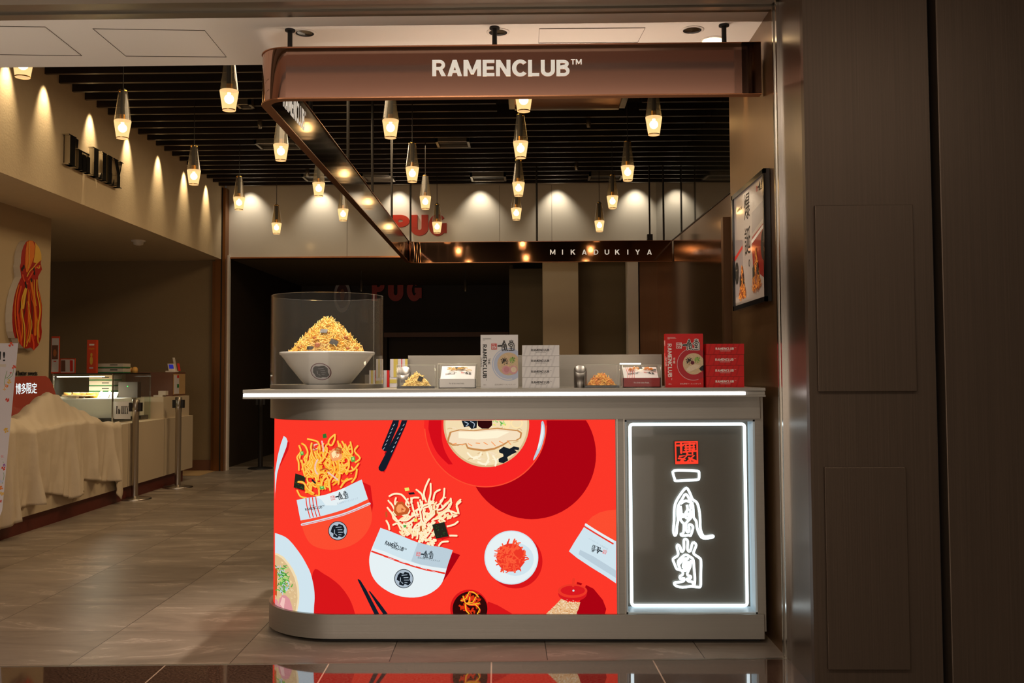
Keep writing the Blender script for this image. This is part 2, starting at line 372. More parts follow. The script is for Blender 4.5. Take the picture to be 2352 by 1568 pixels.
def smooth(pts, n=4, closed=False):
    out = []; N = len(pts)
    rng = range(N if closed else N-1)
    for i in rng:
        g = lambda k: pts[k % N] if closed else pts[max(0, min(N-1, k))]
        p0, p1, p2, p3 = g(i-1), g(i), g(i+1), g(i+2)
        for j in range(n):
            t = j/n
            out.append(tuple(0.5*((2*b) + (-a+c)*t + (2*a-5*b+4*c-d)*t*t + (-a+3*b-3*c+d)*t**3) for a, b, c, d in zip(p0, p1, p2, p3)))
    if not closed: out.append(tuple(pts[-1]))
    return out
def circ(cx, cy, rx, ry=None, n=32, a0=0, a1=2*PI):
    ry = ry or rx
    return [(cx+rx*math.cos(a0+(a1-a0)*i/n), cy+ry*math.sin(a0+(a1-a0)*i/n)) for i in range(n)]

class G:
    def __init__(s): s.v = []; s.f = []; s.m = []; s.sm = []; s.k = 0
    def lift(s): s.k = (s.k+1) % 11; return s.k*2e-5
    def add(s, vs, fs, m, smooth=False):
        o = len(s.v); s.v += [tuple(x) for x in vs]
        for f in fs: s.f.append(tuple(i+o for i in f)); s.m.append(m); s.sm.append(smooth)
    def box(s, x0, x1, y0, y1, z0, z1, m):
        s.hexa([(x0,y0,z0),(x1,y0,z0),(x1,y1,z0),(x0,y1,z0),(x0,y0,z1),(x1,y0,z1),(x1,y1,z1),(x0,y1,z1)], m)
    def hexa(s, v, m):
        s.add(v, [(0,3,2,1),(4,5,6,7),(0,1,5,4),(1,2,6,5),(2,3,7,6),(3,0,4,7)], m)
    def prism(s, pts, z0, z1, m, sm=False):      # plan outline, ccw
        n = len(pts)
        o = len(s.f); s.add([(x,y,z0) for x,y in pts]+[(x,y,z1) for x,y in pts], [(i,(i+1)%n,(i+1)%n+n,i+n) for i in range(n)], m, sm)
        for i in range(n):
            if sm and math.dist(pts[i], pts[(i+1)%n]) > .1: s.sm[o+i] = False
        s.add([(x,y,z0) for x,y in pts], [tuple(reversed(range(n)))], m); s.add([(x,y,z1) for x,y in pts], [tuple(range(n))], m)
    def lathe(s, prof, c, m, n=32, sm=True, caps=True):   # prof: [(r,z)]
        vs = []; fs = []
        for r, z in prof:
            for i in range(n):
                a = 2*PI*i/n; vs.append((c[0]+r*math.cos(a), c[1]+r*math.sin(a), c[2]+z))
        for k in range(len(prof)-1):
            for i in range(n):
                j = (i+1) % n; fs.append((k*n+i, k*n+j, (k+1)*n+j, (k+1)*n+i))
        s.add(vs, fs, m, sm)
        if caps:
            if prof[0][0] > 1e-5: s.add(vs[:n], [tuple(reversed(range(n)))], m)
            if prof[-1][0] > 1e-5: s.add(vs[-n:], [tuple(range(n))], m)
    def tube(s, pts, r, m, n=8, closed=False, sm=True):
        pts = [Vector(p) for p in pts]; N = len(pts); vs = []; fs = []
        prev = None
        for i, p in enumerate(pts):
            if closed: t = pts[(i+1) % N]-pts[i-1]
            else: t = pts[min(N-1, i+1)]-pts[max(0, i-1)]
            if t.length < 1e-9: t = Vector((0,0,1))
            t.normalize()
            a = prev if prev is not None else (Vector((0,0,1)) if abs(t.z) < 0.9 else Vector((1,0,0)))
            a = a - t*a.dot(t)
            if a.length < 1e-6: a = t.orthogonal()
            a.normalize(); prev = a; b = t.cross(a)
            rr = r[i] if isinstance(r, (list, tuple)) else r
            for k in range(n):
                q = 2*PI*k/n; vs.append(p + a*rr*math.cos(q) + b*rr*math.sin(q))
        for i in range(N if closed else N-1):
            for k in range(n):
                l = (k+1) % n; j = (i+1) % N
                fs.append((i*n+k, i*n+l, j*n+l, j*n+k))
        if not closed: fs += [tuple(reversed(range(n))), tuple((N-1)*n+k for k in range(n))]
        s.add(vs, fs, m, sm)
    def radial(s, pts, m, mp, d, k=9):       # star-shaped patch laid on a curved surface
        n = len(pts); vs = [mp(0, 0, d)]+[mp(x*j/k, y*j/k, d) for j in range(1, k+1) for x, y in pts]
        s.add(vs, [(0, 1+i, 1+(i+1) % n) for i in range(n)]+[(1+(j-1)*n+i, 1+(j-1)*n+(i+1) % n, 1+j*n+(i+1) % n, 1+j*n+i) for j in range(1, k) for i in range(n)], m)
    # flat 2D artwork; mp(u, v, d) -> point, d = height above the surface
    def poly(s, pts, m, mp, d=0.0):
        d += s.lift(); tr = tessellate_polygon([[Vector((x, y, 0)) for x, y in pts]])
        s.add([mp(x, y, d) for x, y in pts], [tuple(t) for t in tr], m)
    def slab2(s, pts, m, mp, d0, d1, mside=None):
        d1 += s.lift()
        tr = tessellate_polygon([[Vector((x, y, 0)) for x, y in pts]]); n = len(pts)
        s.add([mp(x, y, d1) for x, y in pts], [tuple(t) for t in tr], m)
        s.add([mp(x, y, d0) for x, y in pts], [tuple(t) for t in tr], mside or m)
        s.add([mp(x, y, d0) for x, y in pts]+[mp(x, y, d1) for x, y in pts], [(i,(i+1)%n,(i+1)%n+n,i+n) for i in range(n)], mside or m)
    def stroke(s, pts, wd, m, mp, d=0.0, closed=False, cap=True, taper=False):
        N = len(pts); d += s.lift()
        L = []; Rr = []
        for i, p in enumerate(pts):
            a = pts[(i-1) % N] if (closed or i > 0) else p; b = pts[(i+1) % N] if (closed or i < N-1) else p
            tx, ty = b[0]-a[0], b[1]-a[1]; l = math.hypot(tx, ty) or 1
            k = wd/2*(1-0.6*i/(N-1) if taper else 1)
            L.append((p[0]-ty/l*k, p[1]+tx/l*k)); Rr.append((p[0]+ty/l*k, p[1]-tx/l*k))
        vs = [mp(x, y, d) for x, y in L+Rr]
        s.add(vs, [(i, (i+1) % N, (i+1) % N+N, i+N) for i in range(N if closed else N-1)], m)
        if cap and not closed:
            for p in (pts[0], pts[-1]):
                if taper and p is pts[-1]: continue
                s.poly(circ(p[0], p[1], wd/2, n=6), m, mp, d)
    def text(s, t, u0, v0, u1, v1, m, mp, d=0.0, bold=0.0, thick=0.0, mside=None, vert=False):
        vs, fs = text2d(t, bold)
        if vert: pts = [(u0+(u1-u0)*y, v0+(v1-v0)*x, l*4e-5) for x, y, l in vs]      # baseline runs along v
        else: pts = [(u0+(u1-u0)*x, v0+(v1-v0)*y, l*(4e-5 if not thick else 2e-4)) for x, y, l in vs]
        s.add([mp(x, y, d+thick+l) for x, y, l in pts], fs, m)
        if thick:
            ec = {}
            for f in fs:
                for i in range(len(f)):
                    e = (f[i], f[(i+1) % len(f)]); k = (min(e), max(e)); ec.setdefault(k, []).append(e)
            E_ = [v[0] for v in ec.values() if len(v) == 1]; n = len(pts)
            s.add([mp(x, y, d) for x, y, l in pts]+[mp(x, y, d+thick+l) for x, y, l in pts], [(a, b, b+n, a+n) for a, b in E_], mside or m)
    def build(s, name, parent=None, bevel=0.0, loc=None):
        me = bpy.data.meshes.new(name)
        vs = s.v
        if loc is not None: vs = [(x-loc[0], y-loc[1], z-loc[2]) for x, y, z in vs]
        elif parent is not None:
            l = Vector((0, 0, 0)); q = parent
            while q is not None: l = l + q.location; q = q.parent
            vs = [(x-l[0], y-l[1], z-l[2]) for x, y, z in vs]
        me.from_pydata(vs, [], s.f)
        names = []
        for m in s.m:
            if m not in names: names.append(m)
        for n_ in names: me.materials.append(M[n_])
        idx = {n_: i for i, n_ in enumerate(names)}
        for p, m, sm in zip(me.polygons, s.m, s.sm): p.material_index = idx[m]; p.use_smooth = sm
        me.update()
        o = bpy.data.objects.new(name, me); C.objects.link(o)
        if loc is not None: o.location = loc
        if parent is not None: o.parent = parent
        if bevel:
            b = o.modifiers.new('bevel', 'BEVEL'); b.width = bevel; b.segments = 2; b.limit_method = 'ANGLE'; b.angle_limit = 0.7
        return o

def tag(o, label, cat, group=None, kind=None):
    o['label'] = label; o['category'] = cat
    if group: o['group'] = group
    if kind: o['kind'] = kind
    return o
def thing(name, loc, label, cat, group=None):
    o = bpy.data.objects.new(name, None); o.empty_display_size = 0.05; C.objects.link(o); o.location = loc
    return tag(o, label, cat, group)
def struct(g, name, **k):
    o = g.build(name, **k); o['kind'] = 'structure'; return o
def copy_tree(o, parent=None):
    c = o.copy(); C.objects.link(c)
    if parent is not None: c.parent = parent
    for ch in list(o.children): copy_tree(ch, c)
    return c
def frame(o, U, V, N):
    o, U, V, N = Vector(o), Vector(U), Vector(V), Vector(N)
    return lambda u, v, d: o + U*u + V*v + N*d
def pxmap(Y):                                # photo pixels on the plane y = Y
    return lambda u, v, d: P(u, v, Y-d)

# the calligraphic shop logo, drawn in a 3.2 x 1 box (v up)
FU_OUT = [(0.06,0.0),(0.02,0.25),(0.08,0.55),(0.30,0.92),(0.40,0.98),(0.52,0.72),(0.72,0.52),(0.76,0.2),(0.84,0.02),(1.0,0.06)]
FU_IN = [[(0.22,0.62),(0.42,0.80),(0.60,0.60)], [(0.26,0.58),(0.55,0.60)], [(0.24,0.50),(0.24,0.34),(0.56,0.36),(0.57,0.52)], [(0.40,0.60),(0.41,0.10)], [(0.18,0.04),(0.40,0.10),(0.60,0.02)], [(0.52,0.22),(0.62,0.05)]]
DO_ST = [[(0.28,0.98),(0.32,0.74)], [(0.50,1.04),(0.50,0.74)], [(0.76,0.98),(0.66,0.74)], [(0.08,0.52),(0.10,0.70),(0.90,0.72),(0.94,0.02)], [(0.30,0.58),(0.28,0.42),(0.66,0.42),(0.68,0.60),(0.30,0.58)],
         [(0.50,0.40),(0.48,0.04)], [(0.26,0.24),(0.72,0.24)], [(0.10,0.03),(0.80,0.02)]]
def logo(g, u, v, h, m, mp, d, seal='ink_red', wd=0.085, bg=None, su=1.0, sv=1.0, asp=0.62):
    """seal + three characters; u, v = left bottom, h = character height; su/sv flip signs"""
    def T(x, y, ox): return (u+su*h*((ox+x)*(asp if ox+x > 0 else 1)), v+sv*h*y)
    W = wd*h
    if seal:
        s0 = [T(-0.62, 0.15, 0), T(-0.12, 0.15, 0), T(-0.12, 0.68, 0), T(-0.62, 0.68, 0)]
        g.stroke(s0, 0.07*h, seal, mp, d, closed=True)
        for a in ([(-0.54,0.52),(-0.40,0.52)], [(-0.47,0.62),(-0.47,0.34)], [(-0.33,0.58),(-0.18,0.58)], [(-0.33,0.48),(-0.18,0.48)], [(-0.26,0.62),(-0.26,0.40)], [(-0.50,0.30),(-0.36,0.22)], [(-0.36,0.34),(-0.20,0.22)]):
            g.stroke([T(x, y, 0) for x, y in a], 0.05*h, seal, mp, d)
    strokes = [([(0.06,0.46),(0.60,0.48)], 2.1, 0.0)]
    strokes += [(FU_OUT, 1.0, 0.68)] + [(x, 0.9, 0.68) for x in FU_IN] + [(x, 1.0, 1.72) for x in DO_ST]
    if bg:
        for a, k, ox in strokes: g.stroke(smooth([T(x, y, ox) for x, y in a], 3), W*(k+1.3), bg, mp, d)
        d += 0.0003
    for a, k, ox in strokes: g.stroke(smooth([T(x, y, ox) for x, y in a], 3), W*k, m, mp, d)

# ================================================================== setting
F = 4.51                                      # front plane of the kiosk
LA, LB = PZ(0, 395, 2.66), PZ(495, 590, 2.66) # lower edge of the neighbour's fascia
def lx(Y): return LA.x + (LB.x-LA.x)*(Y-LA.y)/(LB.y-LA.y)
def rx(Y): return 1.62 - 0.021*(Y-11.3)       # right hall wall
YB = 12.6                                     # plane of the far fascia
g0, g1 = PZ(0, 1530, 0), PZ(1800, 1511, 0)
def ge(X): return g0.y + (g1.y-g0.y)*(X-g0.x)/(g1.x-g0.x)

g = G(); g.add([(-9, ge(-9), 0), (3, ge(3), 0), (3, 18, 0), (-9, 18, 0)], [(0,1,2,3)], 'floor_tile')
g.add([(-9, ge(-9), -0.02), (3, ge(3), -0.02), (3, 18, -0.02), (-9, 18, -0.02)], [(3,2,1,0)], 'floor_tile')
struct(g, 'floor')
g = G(); g.add([(-9, -8, 0), (9, -8, 0), (9, ge(9), 0), (-9, ge(-9), 0)], [(0,1,2,3)], 'granite')
g.add([(-9, -8, -0.02), (9, -8, -0.02), (9, ge(9), -0.02), (-9, ge(-9), -0.02)], [(3,2,1,0)], 'granite')
struct(g, 'floor')
g = G(); g.hexa([(-9, ge(-9)-0.012, -0.01), (1.07, ge(1.07)-0.012, -0.01), (1.07, ge(1.07)+0.004, -0.01), (-9, ge(-9)+0.004, -0.01),
                 (-9, ge(-9)-0.012, 0.001), (1.07, ge(1.07)-0.012, 0.001), (1.07, ge(1.07)+0.004, 0.001), (-9, ge(-9)+0.004, 0.001)], 'lip')
struct(g, 'trim_1')

# corridor shell on the camera's side
g = G(); g.box(-9, 9, -8, 4.3, 3.30, 3.40, 'white_paint')
g.box(-9, 9, 2.26, 2.45, 3.28, 3.30, 'black'); g.box(-9, 9, 2.45, 4.3, 3.27, 3.30, 'ceil_brown'); g.box(-9, 9, -1.6, -1.4, 3.285, 3.30, 'black')
struct(g, 'ceiling')
g = G(); g.box(-9, 9, -8.1, -8, 0, 3.3, 'cream_wall'); struct(g, 'wall_corridor')
g = G(); g.box(-9.1, -9, -8, 4.3, 0, 3.3, 'cream_wall'); struct(g, 'wall_corridor_left')
g = G(); g.box(9, 9.1, -8, 4.3, 0, 3.3, 'cream_wall'); struct(g, 'wall_corridor_right')
# lintel trim over the shop front
ZC = 2.81
g = G(); g.box(-9, 1.08, 4.16, 4.20, 2.79, 3.30, 'lip'); g.box(-9, 1.08, 4.20, 4.30, 2.806, 3.30, 'lip'); g.box(-9, 1.08, 4.30, 4.335, 2.797, 3.30, 'lip'); g.box(-9, 1.08, 4.335, 4.40, 2.81, 3.0, 'lip')
struct(g, 'trim_2')
g = G(); SF = PZ(300, 152, ZC).y
g.box(-9, 2.4, 4.40, SF, ZC, ZC+0.06, 'white_paint'); g.box(-9, 2.4, SF-0.03, SF, ZC+0.06, 4.1, 'black')
struct(g, 'ceiling')
# slat ceiling
g = G(); g.box(-9, 2.6, SF, YB+0.3, 4.1, 4.15, 'black')
y = SF+0.12
while y < YB-0.05:
    x0 = lx(y)-0.02
    if not (7.95 < y < 8.95):
        g.box(x0, rx(y)+0.02, y, y+0.030, 3.575, 3.70, 'slat'); g.box(x0, rx(y)+0.02, y-0.001, y+0.031, 3.57, 3.575, 'slat_edge')
    else:
        for a, b in ((x0, -0.30), (0.98, rx(y)+0.02)):
            g.box(a, b, y, y+0.030, 3.575, 3.70, 'slat'); g.box(a, b, y-0.001, y+0.031, 3.57, 3.575, 'slat_edge')
    y += 0.245
struct(g, 'ceiling')
# far fascia and what stands under it
fz0, fz1 = P(600, 590, YB).z, 3.72
x0 = P(520, 500, YB).x
g = G(); g.box(x0, 3.0, YB, YB+0.12, fz0, 4.1, 'white_gloss'); g.box(x0, 1.2, YB-0.012, YB+0.12, fz0-0.018, fz0, 'copper_edge')
for px_ in (797, 1147, 1267, 1590): 
    X = P(px_, 500, YB).x; g.box(X, X+0.004, YB-0.001, YB, fz0, 3.6, 'line_dark')
struct(g, 'wall_back')
def column(name, pxa, pxb, Y, z1, m, dep=0.3, py=750, ret='box'):
    a, b = P(pxa, py, Y).x, P(pxb, py, Y).x
    q = G(); q.box(a, b, Y, Y+dep, 0, z1, m); return struct(q, name)
column('wall_olive', 1170, 1247, 13.6, P(1200, 617, 13.6).z, 'olive_wall')
column('wall_cream', 1247, 1329, 12.62, fz0, 'cream_wall', 0.3)
column('wall_olive_right', 1329, 1443, 12.9, 2.66, 'olive_wall')
column('wall_cream_right', 1443, 1467, 12.5, fz0+0.1, 'white_paint', 0.3)
column('wall_copper', 1470, 1515, 12.55, fz0, 'copper_wall', 0.3)
# right hall wall: dark glass above, copper sheet below
g = G(); ya, yb = 5.5, YB
for (z0, z1, m) in ((0, 2.72, 'copper_hall'), (2.72, 4.1, 'dark_glass')):
    g.hexa([(rx(ya), ya, z0), (rx(ya)+0.1, ya, z0), (rx(yb)+0.1, yb, z0), (rx(yb), yb, z0), (rx(ya), ya, z1), (rx(ya)+0.1, ya, z1), (rx(yb)+0.1, yb, z1), (rx(yb), yb, z1)], m)
g.hexa([(rx(ya)-0.006, ya, 2.71), (rx(ya)+0.01, ya, 2.71), (rx(yb)+0.01, yb, 2.71), (rx(yb)-0.006, yb, 2.71),
        (rx(ya)-0.006, ya, 2.722), (rx(ya)+0.01, ya, 2.722), (rx(yb)+0.01, yb, 2.722), (rx(yb)-0.006, yb, 2.722)], 'black')
struct(g, 'wall_right')
# jamb block with the poster
JX = 1.068
jy1 = PX(1680, 600, JX).y
g = G(); g.box(JX, 2.6, 4.40, jy1, 0, 4.1, 'jamb_metal'); struct(g, 'wall_jamb')
a = P(1660, 700, 5.6).x; g = G(); g.box(a, 1.5, 5.56, 5.62, 0, P(1665, 498, 5.56).z, 'copper_wall'); struct(g, 'trim_3')
# metal strips in the shop front reveal
g = G()
g.box(JX, JX+0.1, 4.30, 4.40, 0, 3.3, 'jamb_metal')
g.box(JX-0.012, JX+0.02, 4.285, 4.30, 0, 2.80, 'chrome'); g.box(JX-0.003, JX+0.02, 4.235, 4.285, 0, 2.80, 'steel_bright'); g.box(JX-0.014, JX+0.02, 4.215, 4.235, 0, 2.80, 'chrome')
g.box(JX, JX+0.1, 3.90, 4.215, 0, 3.3, 'reveal_metal')
struct(g, 'trim_4')
# bronze facade facing the corridor
FX = JX
xg = P(2150, 784, 3.88).x
g = G(); g.box(FX, xg-0.012, 3.86, 3.90, 0, 3.3, 'bronze_facade'); struct(g, 'wall_facade')
g = G(); g.box(xg-0.02, xg+0.02, 3.92, 4.0, 0, 3.3, 'black'); struct(g, 'wall_facade_recess')
g = G(); g.box(xg+0.014, 9, 3.84, 4.2, 0, 3.3, 'bronze_facade'); struct(g, 'wall_facade_right', bevel=0.004)
def access(pxs, pys, label):
    a = P(pxs[0], pys[0], 3.86); b = P(pxs[1], pys[1], 3.86)
    q = G(); q.box(a.x, b.x, 3.842, 3.8595, b.z, a.z, 'bronze_facade')
    tag(q.build('access_hatch', bevel=0.002), label, 'hatch')
access((1869, 2103), (473, 898), 'upper, larger bronze access panel set flush on the facade pillar')
access((1891, 2088), (1072, 1535), 'lower, narrower bronze access panel near the foot of the facade pillar')
# neighbour's fascia, ceiling, walls
def wallstrip(g, ya, yb, z0, z1, m, dx=0.15, off=0.0):
    g.hexa([(lx(ya)+off-dx, ya, z0), (lx(ya)+off, ya, z0), (lx(yb)+off, yb, z0), (lx(yb)+off-dx, yb, z0), (lx(ya)+off-dx, ya, z1), (lx(ya)+off, ya, z1), (lx(yb)+off, yb, z1), (lx(yb)+off-dx, yb, z1)], m)
g = G(); wallstrip(g, SF+0.001, YB-0.02, 2.66, 3.66, 'stucco'); wallstrip(g, 4.45, SF+0.001, 2.66, ZC-0.002, 'stucco'); struct(g, 'wall_left')
g = G(); wallstrip(g, 4.45, YB, 3.66, 4.1, 'black'); struct(g, 'wall_left_top')
g = G(); g.add([(-9, 4.45, 2.66), (lx(4.45)-0.15, 4.45, 2.66), (lx(YB)-0.15, YB, 2.66), (-9, YB, 2.66)], [(3,2,1,0)], 'stucco')
g.add([(-9, 4.45, 2.70), (lx(4.45)-0.15, 4.45, 2.70), (lx(YB)-0.15, YB, 2.70), (-9, YB, 2.70)], [(0,1,2,3)], 'stucco'); struct(g, 'ceiling')
LW = PZ(118, 502, 2.66)
g = G(); g.box(LW.x-0.3, LW.x, 4.45, LW.y, 0, 2.66, 'stucco_inner_shaded'); struct(g, 'wall_left_inner')
g = G(); g.box(-9, lx(YB)-0.0, YB-0.03, YB+0.1, 0, 2.66, 'stucco_back_shaded'); struct(g, 'wall_left_back')
g = G(); g.box(-9.1, -9, 4.3, YB, 0, 2.7, 'stucco'); struct(g, 'wall_left_far')
a, b = P(497, 700, 12.45).x, P(516, 700, 12.45).x
g = G(); g.box(a-0.02, b, 12.45, 12.62, 0, 3.57, 'copper_post'); g.box(b, b+0.022, 12.55, 12.62, 0, fz0+0.02, 'white_paint'); g.box(b-0.05, b-0.035, 12.44, 12.45, 0, 3.57, 'black')
g.box(a-0.07, a-0.02, 12.50, 12.57, 0, 2.64, 'copper_post'); struct(g, 'trim_5')
g = G(); g.box(-5, a, YB-0.06, YB-0.03, 0, 0.13, 'wood_dark'); struct(g, 'baseboard_left')
g = G(); g.box(-4.6, a, 11.9, YB-0.06, 0, 0.003, 'wood_pale'); struct(g, 'trim_6')
# dark shop beyond the fascia
g = G(); g.box(-5, 3, 17.0, 17.1, 0, 2.8, 'dark_wall'); struct(g, 'wall_far_shop')
g = G(); g.box(-5, 3, YB+0.12, 17.0, 2.72, 2.8, 'olive_wall'); struct(g, 'ceiling')
g = G(); g.box(x0-0.15, x0-0.05, YB, 17, 0, 2.72, 'dark_wall'); struct(g, 'wall_far_shop_left')
g = G(); a = P(1170, 750, 13.65).x; g.box(a, a+0.05, 13.9, 17, 0, 2.72, 'olive_wall'); struct(g, 'wall_far_shop_right')
WASH_L, WASH_B, DOWN = 30, 19, 48
# ================================================================== kiosk counter
CX, CY, CR = -0.894, F+0.35, 0.35
def outline(off, xr, yb=5.05, n=14):
    pts = [(CX+(CR+off)*math.cos(PI+PI/2*i/n), CY+(CR+off)*math.sin(PI+PI/2*i/n)) for i in range(n+1)]
    return pts + [(xr, F-off), (xr, yb), (CX-CR-off, yb)]
ZT = P(1200, 892.5, 4.40).z
ZS = P(1200, 913.5, 4.40).z
ZF = P(1200, 962.5, F-0.02).z
ZP = P(1200, 1411, F-0.02).z
kiosk = thing('kiosk_counter', (0, 4.8, 0), 'long steel kiosk counter with rounded corner, red backlit food picture and white neon sign', 'counter')
def X_(px_, Y=F, py=1180): return P(px_, py, Y).x
xm0, xn0, xn1 = X_(1415), X_(1437), X_(1737)
g = G(); g.prism(outline(0.0, xn0), 0.05, ZS-0.004, 'steel', True)
g.box(xn1, JX-0.03, F, 5.05, 0.05, ZS-0.004, 'steel')
zb0, zb1 = P(1590, 1410, F).z, P(1590, 964, F).z
g.box(xn0, xn1, F, 5.05, 0.05, zb0, 'steel'); g.box(xn0, xn1, F, 5.05, zb1, ZS-0.004, 'steel')
g.box(xn0, xn1, F+0.125, 5.05, zb0, zb1, 'steel')
g.build('cabinet_body', kiosk)
g = G(); g.prism(outline(0.022, P(1757, 1440, F-0.022).x), 0.022, ZP, 'steel', True); g.prism(outline(-0.03, JX-0.05), 0.0, 0.022, 'black', True); g.build('plinth', kiosk, bevel=0.003)
g = G(); g.prism(outline(0.022, P(1747, 940, F-0.022).x), ZF, ZS-0.002, 'steel', True); g.build('fascia', kiosk, bevel=0.003)
sx0, sx1 = P(557, 905, 4.40).x, P(1759, 905, 4.40).x
zl0, zl1 = P(1130, 908.6, 4.398).z, P(1130, 901.8, 4.398).z
g = G(); g.box(sx0, sx1, 4.40, 5.16, zl1+0.003, ZT, 'steel'); g.box(sx0, sx1, 4.40, 5.16, ZS, zl0-0.001, 'steel')
g.box(sx0+0.004, sx1, 4.412, 5.15, zl0-0.002, zl1+0.003, 'steel')
top = g.build('countertop', kiosk, bevel=0.0015)
g = G(); g.box(sx0+0.003, P(1712, 905, 4.40).x, 4.399, 4.412, zl0, zl1, 'led'); g.build('light_strip', top)
# thin frame lines round the picture
g = G()
for pa in (1418, 1434):
    X = X_(pa); g.box(X, X+0.004, F-0.006, F, ZP, ZF, 'steel_bright')
g.build('trim_strips', kiosk)

# ---- backlit picture; artwork is laid on the real panel (flat front, rounded corner)
ZR0, ZR1 = P(1000, 1410.5, F).z, P(1000, 964.5, F).z
def surf(px_, py_, d):
    d += 0.003
    dr = ray(px_, py_); p = EYE + dr*((F-d)/dr.y)
    if p.x >= CX: return Vector((p.x, p.y, min(max(p.z, ZR0), ZR1)))
    r = CR+d; ox, oy = EYE.x-CX, EYE.y-CY
    A = dr.x*dr.x+dr.y*dr.y; B = 2*(ox*dr.x+oy*dr.y); Cc = ox*ox+oy*oy-r*r
    q = B*B-4*A*Cc
    t = (-B-math.sqrt(max(q, 0)))/(2*A)
    q_ = EYE + dr*t; return Vector((q_.x, q_.y, min(max(q_.z, ZR0), ZR1)))
g = G(); E1 = 0.00025
# base sheet in true shape
n = 20; zr0, zr1 = P(1000, 1410.5, F).z, P(1000, 964.5, F).z
ln = [(CX-CR-0.0025, 5.04)] + [(CX+(CR+0.0025)*math.cos(PI+PI/2*i/n), CY+(CR+0.0025)*math.sin(PI+PI/2*i/n)) for i in range(n+1)] + [(xm0, F-0.0025)]
g.add([(x, y, zr0) for x, y in ln]+[(x, y, zr1) for x, y in ln], [(i, i+1, i+1+len(ln), i+len(ln)) for i in range(len(ln)-1)], 'p_red')
g.build('picture_panel', kiosk)
panel = [o for o in kiosk.children if o.name.startswith('picture_panel')][0]
X0, X1, Y0, Y1 = 631.5, 1415, 965, 1410
art = []                                    # (layer, pts, material, kind, extra)
def clip(pts):
    def cut(ps, ax, lim, sgn):
        out = []
        for i in range(len(ps)):
            a, b = ps[i-1], ps[i]; ia, ib = sgn*(a[ax]-lim) >= 0, sgn*(b[ax]-lim) >= 0
            if ia != ib:
                t = (lim-a[ax])/(b[ax]-a[ax]); out.append((a[0]+t*(b[0]-a[0]), a[1]+t*(b[1]-a[1])))
            if ib: out.append(b)
        return out
    for ax, lim, s_ in ((0, X0, 1), (0, X1, -1), (1, Y0, 1), (1, Y1, -1)):
        if pts: pts = cut(pts, ax, lim, s_)
    return pts
def fin(pts):                               # add points along long edges so sheets follow the bend
    out = []
    for i in range(len(pts)):
        a, b = pts[i], pts[(i+1) % len(pts)]; out.append(a)
        if min(a[0], b[0]) < 790:
            k = int(abs(b[0]-a[0])/6)
            for j in range(1, k): out.append((a[0]+(b[0]-a[0])*j/k, a[1]+(b[1]-a[1])*j/k))
    return out
def strips(pts, m, l):                      # cut at vertical lines inside the bend
    pts = clip(pts)
    if len(pts) < 3: return
    lim = [631.5, 634, 637, 641, 646, 652, 659, 667, 676, 686, 697, 709, 722, 736, 752, 770]
    x0, x1 = min(p[0] for p in pts), max(p[0] for p in pts)
    if x0 > 770: g.poly(pts, m, surf, l*E1); return
    tr = tessellate_polygon([[Vector((x, y, 0)) for x, y in pts]])
    cuts = [x for x in lim if x0 < x < x1]
    for t in tr:
        pcs = [[pts[i] for i in t]]
        for c in cuts:
            nx = []
            for pc in pcs:
                L = []; Rr = []
                for i in range(len(pc)):
                    a, b = pc[i-1], pc[i]
                    if (a[0] < c) != (b[0] < c):
                        s_ = (c-a[0])/(b[0]-a[0]); q = (c, a[1]+s_*(b[1]-a[1])); L.append(q); Rr.append(q)
                    (L if b[0] < c else Rr).append(b)
                nx += [z for z in (L, Rr) if len(z) > 2]
            pcs = nx
        for pc in pcs: g.add([surf(x, y, l*E1) for x, y in pc], [tuple(range(len(pc)))], m)
def st(pts, wd, m, l, sm=3, closed=False, taper=False):
    pts = smooth(pts, sm, closed) if sm else pts
    pts = [p for p in pts if X0 <= p[0] <= X1 and Y0 <= p[1] <= Y1]
    if len(pts) > 1: g.stroke(pts, wd, m, surf, l*E1, closed=closed, taper=taper)
rnd = random.Random(7)
def A_(u, v): return (600+u*.34435, 940+v*.34435)
def B_(u, v): return (950+u*.34435, 940+v*.34435)
AP = lambda l: [A_(*p) for p in l]
BP = lambda l: [B_(*p) for p in l]
# cast shadows in the printed picture
g = G()
strips(circ(1221, 1044, 148, n=64), 'p_redd', 1)
strips(smooth(AP([(345,1085),(420,1098),(520,1170),(590,1265),(625,1360),(628,1400),(340,1400)]), 4, True), 'p_redm', 1)
strips([(1040,1268),(1057,1274),(1030,1318),(1012,1342),(1005,1330)], 'p_redd', 1)
strips([(830,1105),(851,1115),(857,1160),(852,1190),(838,1225),(826,1235)], 'p_redm', 1)
strips(BP([(1150,1170),(1200,1195),(1262,1270),(1285,1330),(1275,1366),(1075,1366)]), 'p_redd', 1)
strips(BP([(1090,1150),(1125,1160),(1110,1185),(1085,1180)]), 'p_redd', 1)
strips(BP([(495,1280),(560,1305),(665,1366),(480,1366)]), 'p_redm', 1)
strips(circ(1184, 1289, 62, n=48), 'p_redm', 1)
strips([(901,1012),(934,972),(905,1040),(883,1085),(875,1081)], 'p_redm', 1)
